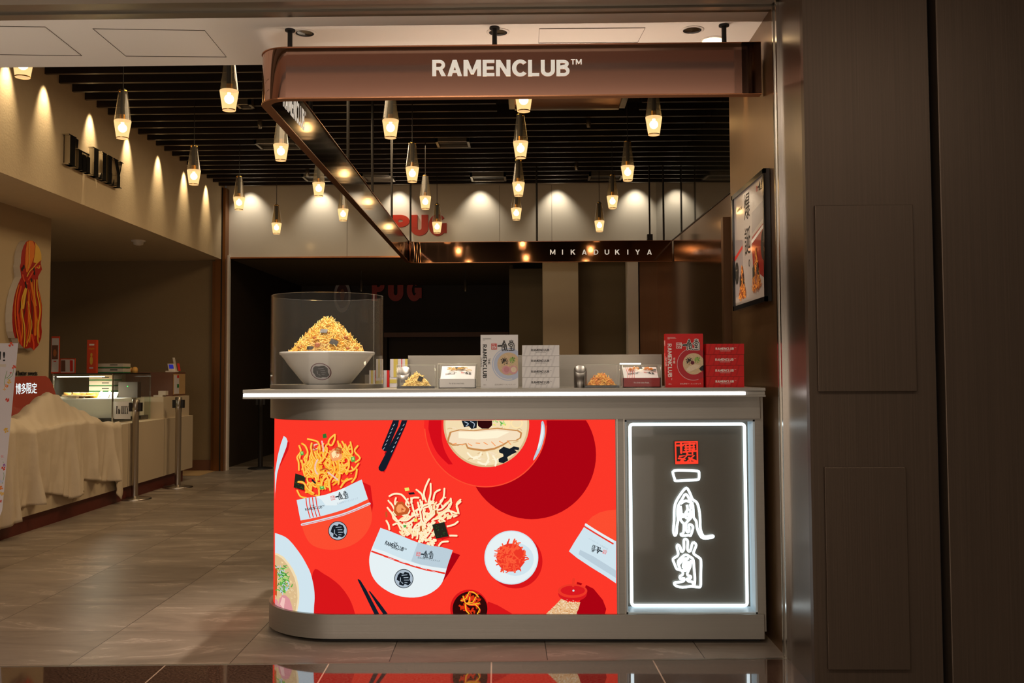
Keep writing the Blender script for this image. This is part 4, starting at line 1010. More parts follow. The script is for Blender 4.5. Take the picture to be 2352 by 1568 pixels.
def ptext(g, s, x0, y0, x1, y1, m, Y, bold=0.0, th=0.0, mside=None, d=0.0):
    a, b = P(x0, y1, Y), P(x1, y0, Y)
    g.text(s, a.x, a.z, b.x, b.z, m, lambda u, v, dd: Vector((u, Y-dd, v)), d, bold=bold, thick=th, mside=mside)
xs = 993.0
for ch, wd_ in zip('RAMENCLUB', (.70,.74,.90,.60,.74,.74,.57,.72,.67)):
    k = 315/(6.38+.085*8); g = G(); ptext(g, ch, xs, 138, xs+wd_*k, 175, 'letter_white', F, 0.032, 0.004, d=0.001); g.build('letter', band); xs += (wd_+.085)*k
g = G(); ptext(g, 'T', 1311, 136, 1321, 148, 'letter_white', F, 0.022, 0.003, d=0.001); g.build('letter', band)
g = G(); ptext(g, 'M', 1322.5, 136, 1336, 148, 'letter_white', F, 0.022, 0.003, d=0.001); g.build('letter', band)
si0, si1 = inn[13], inn[14]
sd = (Vector(si1)-Vector(si0)).normalized()
a = PV(650, 240, si0, si1); b = PV(702, 285, si0, si1); ua = (Vector((a.x, a.y))-Vector(si0)).dot(sd); ub = (Vector((b.x, b.y))-Vector(si0)).dot(sd)
sm_ = lambda u, v, d: Vector((si0[0]+sd.x*u+sd.y*d, si0[1]+sd.y*u-sd.x*d, v))
k = (ub-ua)/(6.38+.085*8+.45); xs = ua
for ch, wd_ in zip('RAMENCLUB', (.70,.74,.90,.60,.74,.74,.57,.72,.67)):
    g = G(); g.text(ch, xs, 2.545, xs+wd_*k, 2.660, 'letter_white', sm_, 0.0006, bold=0.032); g.build('letter', band); xs += (wd_+.085)*k
g = G(); g.text('™', xs, 2.61, xs+.42*k, 2.66, 'letter_white', sm_, 0.0006, bold=0.02); g.build('letter', band)
YM = c2y+r2-0.035
for ch, x in zip('MIKADUKIYA', (1269.5, 1292, 1316, 1342, 1369, 1394, 1418, 1442, 1464.5, 1491.5)):
    wd_ = 1.1 if ch == 'I' else (6 if ch == 'M' else 5.2)
    g = G(); ptext(g, ch, x-wd_, 573, x+wd_, 584.5, 'letter_white', YM, 0.018, 0.004, d=0.001); g.build('letter', band)
# hanging rods
def rod(x, y, z0, z1, label, r=0.010, cap=True, grp=None):
    g = G(); g.lathe([(r, z0), (r, z1)], (x, y, 0), 'black', 10)
    if cap: g.lathe([(0.024, z1-0.008), (0.024, z1)], (x, y, 0), 'black', 16)
    tag(g.build('hanging_rod'), label, 'rod', grp)
for px_, lab in ((614, 'black ceiling rod over the rounded left corner of the copper band'), (1136, 'black ceiling rod above the large white front lettering'), (1663, 'black ceiling rod at the right end of the copper band')):
    p = P(px_, 75, F+0.05); x = p.x; rod(max(x, -1.12), F+0.05, ZB1, ZC, lab, r=0.0115)
for px_, lab in ((720, 'nearest thin rod holding up the left side of the copper band'), (805, 'second thin rod along the left side of the copper band'), (860, 'third thin rod along the left side of the copper band'), (904, 'fourth thin rod along the left side of the copper band, left of the red letters')):
    p = PV(px_, 400, si0, si1); rod(p.x-0.018, p.y, ZB1, 4.10, lab, r=0.011, cap=False)
for px_, lab in ((943, 'thin rod at the far left corner of the copper band, through the red letters'), (1233, 'thin rod above the middle of the far copper band'), (1524, 'thin rod at the right part of the far copper band')):
    p = P(px_, 500, c2y+r2-0.018); rod(p.x, p.y, ZB1, 4.10, lab, r=0.011, cap=False)
p = P(1492, 500, YM+0.018); g = G(); g.lathe([(0.010, ZB1+0.04), (0.010, 4.1)], (p.x, p.y, 0), 'black', 8); g.box(p.x-0.03, p.x+0.03, p.y-0.03, p.y+0.03, ZB1+0.004, ZB1+0.075, 'black')
tag(g.build('camera_mount'), 'black rod with a small box at its foot standing on the far copper band', 'mount')

# ================================================================== pendant lamps
def make_pendant():
    t = thing('pendant_lamp', (0, 0, 0), 'x', 'lamp', 'smoked glass pendant lamps under the slatted ceiling')
    g = G(); g.lathe([(0.030, 0.340), (0.0575, 0.128)], (0,0,0), 'smoke_glass', 20, caps=False); g.lathe([(0.031, 0.336), (0.031, 0.342)], (0,0,0), 'brass', 20, caps=False); g.build('glass_shade', t)
    g = G(); g.lathe([(0.0575, 0.128), (0.0585, 0.122), (0.040, 0.0)], (0,0,0), 'frosted', 20, caps=False); g.lathe([(0.0405, 0.0), (0.0415, 0.006)], (0,0,0), 'brass', 20, caps=False); g.build('frosted_shade', t)
    g = G(); g.lathe([(0.017, 0.168), (0.017, 0.355)], (0,0,0), 'black', 14); g.lathe([(0.0185, 0.112), (0.0185, 0.170)], (0,0,0), 'brass', 14); g.build('lamp_holder', t)
    g = G(); g.lathe([(0.030*math.sin(PI*i/10), 0.074-0.030*math.cos(PI*i/10)) for i in range(10)]+[(0.012, 0.112)], (0,0,0), 'bulb', 14); g.build('bulb', t)
    g = G(); g.lathe([(0.0032, 0.355), (0.0032, 1.225)], (0,0,0), 'black', 6); g.build('cord', t)
    return t
PEND = [(52,178,'nearest pendant lamp, half hidden by the white soffit at far left'), (281,318,'pendant lamp in front of the cream fascia, right of the dark lettering'), (526,254,'pendant lamp just left of the rounded corner of the copper band'), (445,424,'pendant lamp before the far end of the cream fascia'),
 (549,482,'pendant lamp beside the copper post in the far left corner'), (635,537,'lowest-looking pendant lamp before the far white wall, left part'), (645,369,'pendant lamp under the front corner of the copper band side'), (732,451,'pendant lamp partly behind the middle of the copper band side'),
 (788,507,'far pendant lamp tucked behind the copper band side'), (897,317,'large pendant lamp hanging under the front band, left of the white lettering'), (947,418,'pendant lamp below the large one left of centre'), (977,480,'pendant lamp just above the red letters'), (1004,535,'pendant lamp hanging in front of the last red letter on the white fascia'),
 (1203,256,'pendant lamp cut off by the front copper band near its middle'), (1196,363,'second pendant lamp from the top in the central column'), (1191,450,'third pendant lamp from the top in the central column'), (1186,505,'bottom pendant lamp of the central column'),
 (1502,310,'large pendant lamp at right under the front band'), (1442,415,'second lamp of the diagonal row at right'), (1407,479,'third lamp of the diagonal row at right'), (1377,532,'farthest lamp of the diagonal row at right, above the far band')]
proto = None
for px_, py_, lab in PEND:
    p = PZ(px_, py_, 2.87)
    if proto is None: proto = make_pendant(); o = proto
    else: o = copy_tree(proto)
    o.location = p; o['label'] = lab

# ================================================================== wall washers, downlights
def washer(px_, ztop, Y, off, e):
    pass
for px_ in (8, 97, 204, 290, 362, 422, 473):
    d0 = ray(px_, 450); 
    p = PV(px_, 450, (lx(5), 5), (lx(12), 12)); light('SPOT', 'wall_washer', (p.x+0.10, p.y, 3.56), WASH_L, (1.0, 0.76, 0.45), 0.02, (0, math.radians(18), 0), math.radians(56), 1.0)
for px_ in (575, 738, 916, 1103, 1279, 1459):
    p = P(px_, 450, YB); light('SPOT', 'wall_washer', (p.x, YB-0.17, 3.66), WASH_B, (1.0, 0.86, 0.66), 0.02, (math.radians(10), 0, 0), math.radians(86), 0.85)
def downlight(px_, py_, r, lit, label, z=ZC, m=None):
    p = PZ(px_, py_, z); g = G()
    g.lathe([(r, -0.004), (r*1.28, -0.003), (r*1.28, 0.0)], (0,0,0), 'white_paint', 28, caps=False)
    g.lathe([(r*0.82, -0.001), (r, -0.005)], (0,0,0), 'black' if not lit else 'down_on', 28, caps=False)
    o = g.build('downlight'); o.location = p; bpy.context.view_layer.update(); tag(o, label, 'ceiling light', None)
    g = G(); g.lathe([(0.0, -0.0045), (r*0.82, -0.002)], (0,0,0), m or ('down_on' if lit else 'chrome'), 24, caps=False); ln_ = g.build('lens'); ln_.parent = o
    return p
for px_, py_, lit, lab in ((700, 75, False, 'round recessed downlight in the white soffit, near the left rod'), (1144, 73, False, 'round recessed downlight right behind the middle rod'), (1590, 68, False, 'round recessed downlight in the soffit near the right end'), (1637, 92, True, 'glowing downlight peeking over the right end of the copper band')):
    downlight(px_, py_, 0.043 if not lit else 0.05, lit, lab)
for x, e in ((-0.98, DOWN*3.4), (-0.1, DOWN), (0.66, DOWN*.8)):
    light('SPOT', 'downlight_beam', (x, 4.72, ZC-0.02), e, (1.0, 0.86, 0.72), 0.03, (math.radians(2), 0, 0), math.radians(58), 0.7)
light('SPOT', 'jamb_beam', (JX-0.05, 4.90, ZC-0.02), 26, (1.0, 0.60, 0.28), 0.015, (0, math.radians(-7), 0), math.radians(28), 1.0)

# added warm fill hidden behind the goods, standing in for bounce onto the soffit
wl = light('AREA', 'counter_fill', (0.15, 5.02, ZT+0.02), 9, (1.0, 0.78, 0.62), 1.5, rot=(PI, 0, 0), sy=0.06)
wl.data.spread = math.radians(100)
# ================================================================== products on the counter
YC = 4.62
def zat(px_, py_, Y=YC): return P(px_, py_, Y).z
def xat(px_, Y=YC, py_=860): return P(px_, py_, Y).x
def clip_u(pts, lim=1.0):
    out = []
    for i in range(len(pts)):
        a, b = pts[i-1], pts[i]
        if (a[0] <= lim) != (b[0] <= lim):
            t = (lim-a[0])/(b[0]-a[0]); out.append((lim, a[1]+t*(b[1]-a[1])))
        if b[0] <= lim: out.append(b)
    return out
def ramen_face(g, mp, red):
    """front artwork of the upright snack box, width 1, height 1.44"""
    ink = 'ink_white' if red else 'ink_black'; e = 0.0003
    r2_ = random.Random(3)
    for i, (a, b) in enumerate(((.06,.27), (.06,.29), (.06,.12))): g.stroke([(a, 1.33-i*.022), (b, 1.33-i*.022)], .007, ink, mp, e, cap=False)
    g.text('RAMENCLUB', .06, 1.165, .167, .27, ink, mp, e, bold=.03, vert=True); g.text('™', .125, .255, .167, .20, ink, mp, e, bold=.02, vert=True)
    g.text('THE', .20, .80, .255, .63, ink, mp, e, bold=.022, vert=True)
    g.text('JAPAN', .0, .83, .032, .57, ink, mp, e, bold=.015, vert=True)
    cx, cy = (.742, .634) if not red else (.735, .615)
    g.poly(clip_u(circ(cx, cy, .437, n=48)), 'blue_plate' if not red else 'red_plate', mp, e)
    if red: g.stroke([p for p in circ(cx, cy, .425, n=60, a0=PI*.42, a1=PI*1.62)], .016, 'pink_meat', mp, 2*e, cap=False)
    else: g.stroke([p for p in circ(cx, cy, .40, n=60, a0=PI*.42, a1=PI*1.6)], .02, 'white_card', mp, 2*e, cap=False)
    g.poly(clip_u(circ(cx+.01, cy+.01, .305 if not red else .285, n=40)), 'soup', mp, 2*e)
    for i in range(26):
        a = r2_.uniform(0, 6.3); r = r2_.uniform(.05, .26); x, y = cx+r*math.cos(a), cy+r*math.sin(a)
        if x < .93: g.stroke([(x, y), (x+.03, y+r2_.uniform(-.03, .03)), (x+.055, y+r2_.uniform(-.02, .02))], .007, 'noodle_pale' if i % 2 else 'pale_meat', mp, 3*e, cap=False)
    for i in range(60):
        x, y = cx-.10+r2_.gauss(0, .04), cy+.09+r2_.gauss(0, .04); a = r2_.uniform(0, 6.3); g.stroke([(x, y), (x+.03*math.cos(a), y+.03*math.sin(a))], .016, 'ink_black' if i % 4 else 'wood_dark', mp, (4+i % 2)*e, cap=False)
    for i in range(60):
        x, y = cx+.10+r2_.gauss(0, .04), cy+.13+r2_.gauss(0, .035); a = r2_.uniform(0, 6.3)
        if x < .95: g.stroke([(x, y), (x+.028*math.cos(a), y+.028*math.sin(a))], .014, ('leaf', 'p_leafl')[i % 2], mp, (5+i % 2)*e, cap=False)
    if not red:
        for (x, y) in ((cx-.06, cy-.15), (cx+.13, cy-.15)):
            g.poly(clip_u(circ(x, y, .115, n=20)), 'pink_meat', mp, 7*e); g.poly(clip_u(circ(x+.01, y+.01, .075, n=16)), 'pale_meat' if x > cx else 'pink_dark', mp, 8*e)
    else:
        g.poly([(cx-.20, cy-.17), (cx-.12, cy-.06), (cx+.05, cy+.0), (cx+.17, cy-.02), (cx+.15, cy-.09), (cx+.02, cy-.15), (cx-.10, cy-.20)], 'pale_meat', mp, 7*e)
        g.poly(clip_u([(cx+.15, cy-.12), (cx+.22, cy-.05), (cx+.26, cy-.03), (cx+.30, cy-.16), (cx+.20, cy-.18)]), 'ink_black', mp, 7*e); g.poly(circ(cx-.02, cy+.04, .05, n=12), 'wine', mp, 7*e)
    logo(g, .46, 1.0, .27, 'ink_black', mp, 9*e, seal='ink_red' if not red else 'ink_white', wd=.075, bg='ink_white' if red else None, asp=.60)
    g.text('白丸元味ラーメンスナック' if not red else '赤丸新味ラーメンスナック', .38, .075, .93, .115, ink if red else 'line_dark', mp, e)
    g.text('5袋入', .07, .075, .155, .105, ink if red else 'line_dark', mp, e)
mat('p_leafl', (0.35, 0.55, 0.12), 0.5); mat('pink_dark', (0.62, 0.27, 0.30), 0.5); mat('wine', (0.12, 0.005, 0.02), 0.4)
def upright_box(px0, px1, py0, py1, Y, red, label, group, detail=True):
    x0, x1 = xat(px0, Y), xat(px1, Y); h = zat(px0, py0, Y)-zat(px0, py1, Y); w_ = x1-x0
    g = G(); g.box(x0, x1, Y, Y+0.042, ZT, ZT+h, 'red_card' if red else 'white_card')
    mp = lambda u, v, d: Vector((x0+u*w_, Y-d, ZT+v*w_))
    if detail: ramen_face(g, mp, red)
    if red:
        g.box(x0-0.0003, x0, Y+0.010, Y+0.016, ZT+h*.78, ZT+h*.88, 'ink_white'); g.box(x0-0.0003, x0, Y+0.026, Y+0.032, ZT+h*.78, ZT+h*.88, 'ink_white')
    return tag(g.build('snack_box', loc=(x0+w_/2, Y, ZT)), label, 'box', group)
upright_box(1104, 1190, 768, 890.5, YC, False, 'white upright snack box with blue ramen bowl picture and black brush logo', None)
upright_box(1529, 1615.5, 766, 889, YC-0.0, True, 'front red upright snack box with ramen bowl picture and black brush logo', None)
upright_box(1530, 1616, 769, 888, YC+0.046, True, 'second red upright snack box, directly behind the front one', None)
upright_box(1529, 1614, 772, 888, YC+0.092, True, 'rearmost red upright snack box of the three standing together', None)
def flat_box(px0, px1, Y, z0, h, red, label, grp, dep=0.115):
    x0, x1 = xat(px0, Y), xat(px1, Y); w_ = x1-x0
    g = G(); g.box(x0, x1, Y, Y+dep, z0, z0+h-0.0012, 'red_card' if red else 'white_card')
    mp = lambda u, v, d: Vector((x0+u*w_, Y-d, z0+v*h)); ink = 'ink_white' if red else 'ink_black'
    for i in range(6):
        u = .02+i*.15; g.poly([(u, 0.01), (u+.045, 0.01), (u+.13, .96), (u+.085, .96)], 'red_card_dark' if red else 'card_stripe', mp, .0002)
    g.text('RAMENCLUB', .245, .42, .73, .63, ink, mp, .0005, bold=.03); g.text('™', .745, .54, .79, .63, ink, mp, .0005, bold=.02)
    g.text('THE REAL RAMEN SNACK', .36, .28, .64, .35, ink, mp, .0005, bold=0)
    return tag(g.build('snack_carton', loc=(x0+w_/2, Y, z0), bevel=0.0008), label, 'box', grp)
hw = (zat(1240, 792)-ZT)/4
for i, (d, nm) in enumerate(((0, 'bottom white carton of the low stack beside the white upright box'), (-.5, 'second white carton from the bottom of its stack'), (-.3, 'third white carton from the bottom of its stack'), (0, 'topmost white carton of the low stack'))):
    flat_box(1199.5+d*.6, 1285+d*.6, YC, ZT+i*hw, hw, False, nm, 'white snack cartons in a stack')
hr = (zat(1660, 788.5)-ZT)/4
for i, (d, nm) in enumerate(((0, 'bottom red carton of the stack at the right end of the counter'), (0, 'second red carton from the bottom of its stack'), (0, 'third red carton from the bottom of its stack'), (1, 'topmost red carton of the stack at the right end'))):
    flat_box(1622+d, 1709+d, YC, ZT+i*hr, hr, True, nm, 'red snack cartons in a stack')

# noodle heaps -------------------------------------------------------
def noodle_heap(c, R_, H, n, rad, L, cols, seed, name, label, ecc=1.0, core=0.78):
    rn = random.Random(seed); g = G()
    prof = lambda t: (1-t)**.80*(1+0.30*t)           # radius factor by height
    g.lathe([(R_*core*prof(t), H*.93*t) for t in (0, .2, .4, .6, .8, 1.0)], c, cols[0], 20)
    for i in range(n):
        t = rn.random()**1.35; a = rn.uniform(0, 2*PI); r = R_*prof(t)*rn.uniform(.80, 1.0)+rad
        base = Vector((c[0]+r*math.cos(a), c[1]+r*math.sin(a)*ecc, c[2]+H*t)); nrm = Vector((math.cos(a)*.75, math.sin(a)*.75, .66)).normalized()
        tg = Vector((-math.sin(a), math.cos(a), 0)); up = nrm.cross(tg); b = rn.uniform(0, PI*2); d = tg*math.cos(b)+up*math.sin(b)*.8; e = nrm.cross(d)
        l = L*rn.uniform(.6, 1.2); cv = rn.choice((-1, 1))*rn.uniform(.3, 1.7); lift = rn.choice((0, 0, .15, .55))
        pts = []
        for k in range(6):
            s_ = (k/5-.5)
            pts.append(base+d*(l*s_)+e*(cv*l*(s_*s_-.1))+nrm*(rad*rn.uniform(.2, 1.6)+lift*l*(s_+.5)**2*.5-abs(s_)*l*.12))
        pts = [Vector((p.x, p.y, max(p.z, c[2]+rad))) for p in pts]
        g.tube(pts, rad, cols[i % len(cols)], 5)
    o = g.build(name, loc=c); tag(o, label, 'noodles', None, 'stuff'); return o
# the big covered bowl
YCY = 4.85; xc = P(752, 860, YCY).x; RCY = 127.5/F_PX*YCY
cov = thing('display_cover', (xc, YCY, ZT), 'tall clear acrylic cylinder on a grey base covering the big ramen bowl', 'display cover')
g = G(); g.lathe([(RCY+0.001, 0), (RCY+0.001, 0.019)], (xc, YCY, ZT), 'steel', 64); g.build('base', cov)
hc = P(752, 681, YCY).z-ZT
g = G(); g.lathe([(RCY, 0.019), (RCY, hc)], (xc, YCY, ZT), 'acrylic', 96, caps=False); g.lathe([(RCY-0.005, hc), (RCY-0.005, 0.019)], (xc, YCY, ZT), 'acrylic', 96, caps=False)
g.lathe([(RCY-0.005, hc), (RCY, hc+0.001)], (xc, YCY, ZT), 'acrylic_edge', 96, caps=False)
a_ = math.radians(-25); g.tube([(xc+RCY*math.cos(a_), YCY+RCY*math.sin(a_), ZT+.02), (xc+RCY*math.cos(a_), YCY+RCY*math.sin(a_), ZT+hc)], 0.0012, 'acrylic_edge', 5)
g.build('cylinder', cov)
z0 = ZT+0.0195; zr = P(752, 806, YCY-.2).z-z0; rr = 108.5/F_PX*YCY; rb = 53/F_PX*(YCY-.1)
g = G(); prof = [(rb-.012, 0), (rb, .002), (rb+.004, .004), (rb+(rr-rb)*.30, zr*.27), (rb+(rr-rb)*.62, zr*.57), (rr-.020, zr*.80), (rr-.012, zr*.86), (rr-.010, zr*.885), (rr-.001, zr*.92), (rr+.001, zr*.975), (rr-.004, zr), (rr-.012, zr*.985), (rr-.03, zr*.86), (rr-.07, zr*.6), (0, zr*.3)]
g.lathe(prof, (xc, YCY, z0), 'bowl_white', 72)
def rcone(z):
    for (ra, za), (rb_, zb__) in zip(prof[2:], prof[3:]):
        if za <= z <= zb__: return ra+(rb_-ra)*(z-za)/(zb__-za)
    return rr
zc_ = P(753, 853, YCY-.17).z-z0
def cm(u, v, d):
    z = zc_+v*0.8; r = rcone(z)+.0012+d; a = -PI/2+math.radians(9.5)+.0+u/r
    a = -PI/2 + math.atan2(0, 1) + u/r + DA
    return Vector((xc+r*math.cos(a), YCY+r*math.sin(a), z0+z))
DA = 0.008
bw = g.build('ramen_bowl', loc=(xc, YCY, z0)); tag(bw, 'oversized white ramen bowl with a round black crest, inside the clear cylinder', 'bowl')
g = G(); g.radial(circ(0, 0, .050, n=36), 'wine', cm, 0); g.radial(circ(0, 0, .046, n=36), 'pale_lilac', cm, .0006)
g.radial([(x*.046, -y*.046) for x, y in [(-.72,-.45),(-.5,-.70),(-.05,-.66),(.1,-.72),(.5,-.74),(.78,-.4),(.72,.1),(.82,.45),(.55,.76),(.1,.72),(-.05,.8),(-.55,.72),(-.7,.3),(-.82,.1)]], 'ink_black', cm, .0012)
for a, b in (((-.2,-.35),(.35,-.4)), ((0,-.1),(.45,-.12)), ((.05,.15),(.5,.15)), ((.1,.4),(.35,.42)), ((-.35,-.1),(-.35,.3)), ((-.25,.35),(-.1,.5))):
    g.stroke([((a[0]*(1-k/4)+b[0]*k/4)*.046, -(a[1]*(1-k/4)+b[1]*k/4)*.046) for k in range(5)], .0015, 'pale_lilac', cm, .0022)
g.build('crest', bw)
zh = z0+zr*.86; H = P(752, 741, YCY).z-zh
noodle_heap((xc, YCY, zh), .182, H, 3800, .0018, .070, ('noodle', 'noodle_pale', 'noodle'), 5, 'noodle_heap', 'tall heap of golden fried noodles in the big white bowl')
def on_heap(px_, py_):                       # point on the heap surface seen at the pixel
    d = ray(px_, py_); t = 3.5
    while t < 6:
        p = EYE+d*t; q = (p.z-zh)/H
        if -.05 < q < 1 and math.hypot(p.x-xc, p.y-YCY) < .182*(1-max(q, 0))**.8*(1+.30*max(q, 0))+.006: return p
        t += .002
    return EYE+d*((YCY-.1)/d.y)
def flake(px_, py_, w_, h_, rot, label, m='nori', nm='nori_sheet', cat='seaweed', grp='seaweed squares on the noodles'):
    p = on_heap(px_, py_) - Vector((0, .012, 0)); n_ = Vector((p.x-xc, p.y-YCY, .10)).normalized(); U = Vector((0, 0, 1)).cross(n_).normalized(); V = n_.cross(U)
    U, V = U*math.cos(rot)+V*math.sin(rot), V*math.cos(rot)-U*math.sin(rot); g = G()
    g.slab2([(-w_, -h_), (-w_*.3, -h_*1.04), (w_, -h_*.95), (w_*1.02, h_*.8), (w_*.8, h_), (-w_*.96, h_*1.02)], m, frame(p, U, V, n_), -.001, .001)
    tag(g.build(nm, loc=tuple(p)), label, cat, grp)
flake(745, 760, .017, .013, -.08, 'highest seaweed square on the big noodle heap'); flake(768, 786, .019, .015, -.5, 'tilted seaweed square right of centre on the big noodle heap'); flake(713, 799, .016, .009, .02, 'lowest seaweed square, at the bowl rim left of centre')
def morsel(px_, py_, s_, label, seed, grp='roast pork pieces on the noodles', m='meat', cat='pork piece', at=None, nm='pork_piece'):
    p = at or (on_heap(px_, py_)-Vector((0, .008, 0))); rn = random.Random(seed); g = G()
    n = 8; vs = []; fs = []
    for k, z in enumerate((-1, -.4, .4, 1)):
        for i in range(n):
            a = 2*PI*i/n; r = s_*(1 if abs(z) < .9 else .6)*rn.uniform(.8, 1.15); vs.append((p.x+r*math.cos(a), p.y+r*.7*math.sin(a), p.z+z*s_*.75))
    for k in range(3):
        for i in range(n): fs.append((k*n+i, k*n+(i+1) % n, (k+1)*n+(i+1) % n, (k+1)*n+i))
    fs += [tuple(reversed(range(n))), tuple(3*n+i for i in range(n))]
    g.add(vs, fs, m, True); tag(g.build(nm, loc=tuple(p)), label, cat, grp)
for i, (x, y, s_, lb) in enumerate(((729, 792, .013, 'brown pork piece low at the left middle of the big heap'), (795, 776, .012, 'brown pork piece on the right flank of the big heap'), (723, 776, .008, 'small pork piece on the left flank of the big heap'), (690, 797, .009, 'pork piece at the far left foot of the big heap'), (799, 800, .008, 'small pork piece at the rim, right of the tilted seaweed'), (820, 800, .009, 'pork piece at the far right foot of the big heap'))): morsel(x, y, s_, lb, i)
# small acrylic sample boxes
def sample_box(px0, px1, py0, Y, dep, label):
    x0, x1 = xat(px0, Y), xat(px1, Y); z1 = zat(px0, py0, Y); t = thing('sample_case', ((x0+x1)/2, Y+dep/2, ZT), label, 'display case')
    g = G(); g.box(x0, x1, Y, Y+dep, ZT+.0002, ZT+.010, 'black_gloss'); g.build('base', t)
    g = G(); g.box(x0-.002, x1+.002, Y-.002, Y+dep+.002, ZT+.0003, z1, 'acrylic')
    for (xa, ya) in ((x0-.002, Y-.002), (x1+.002, Y-.002), (x0-.002, Y+dep+.002), (x1+.002, Y+dep+.002)): g.tube([(xa, ya, ZT+.001), (xa, ya, z1)], .0009, 'acrylic_edge', 5)
    q = [(x0-.002, Y-.002, z1), (x1+.002, Y-.002, z1), (x1+.002, Y+dep+.002, z1), (x0-.002, Y+dep+.002, z1)]; g.tube(q, .0009, 'acrylic_edge', 5, closed=True)
    g.build('cover', t)
sample_box(912, 998, 838, YC-.02, .13, 'clear sample case with pale noodles, left of the white display box')
xa = xat(958, YC+.05); noodle_heap((xa, YC+.04, ZT+.0105), .062, .052, 460, .0016, .036, ('noodle_pale', 'noodle_pale'), 11, 'noodle_sample', 'pale yellow noodle pile in the left sample case', ecc=.7, core=.5)
g = G(); g.slab2([(-.011, -.012), (.010, -.014), (.013, .010), (-.009, .013)], 'nori', frame((xa+.020, YC+.004, ZT+.045), (.9, .25, -.3), (.35, .3, .9), (0, -1, .3)), -.0006, .0006); tag(g.build('nori_sheet'), 'small dark seaweed sheet leaning on the pale noodle pile', 'seaweed')
sample_box(1344, 1422, 837, YC-.02, .13, 'clear sample case with orange noodles beside the steel tube')
xa = xat(1380, YC+.05); noodle_heap((xa, YC+.04, ZT+.0105), .064, .046, 460, .0016, .036, ('noodle_orange', 'noodle'), 12, 'noodle_sample', 'orange noodle pile in the right sample case', ecc=.7, core=.5)
def steel_tube(px_, py0, py1, Y, label, r=.032):
    x = xat(px_, Y); z0_, z1_ = zat(px_, py0, Y), zat(px_, py1, Y); n = 40; g = G(); vs = []; fs = []
    for rr_, sgn in ((r, 1), (r-.002, -1)):
        for lvl in (0, 1):
            for i in range(n):
                a = 2*PI*i/n; zz = ZT+.0005 if lvl == 0 else (z0_+z1_)/2+(z1_-z0_)/2*(math.sin(a)*-1)*-1
                vs.append((x+rr_*math.cos(a), Y+rr_*math.sin(a), zz))
    for i in range(n):
        j = (i+1) % n; fs += [(i, j, j+n, i+n), (2*n+j, 2*n+i, 3*n+i, 3*n+j), (n+i, n+j, 3*n+j, 3*n+i)]
    g.add(vs, fs, 'tube_steel', True); g.lathe([(0, .002), (r-.001, .002)], (x, Y, ZT), 'black', 24, caps=False)
    tag(g.build('steel_tube', loc=(x, Y, ZT)), label, 'container')
steel_tube(928, 862, 841, YC+.185, 'slant-cut steel tube seen through the left sample case')
steel_tube(1333, 857, 839, YC+.02, 'slant-cut steel tube standing left of the right sample case', .0305)
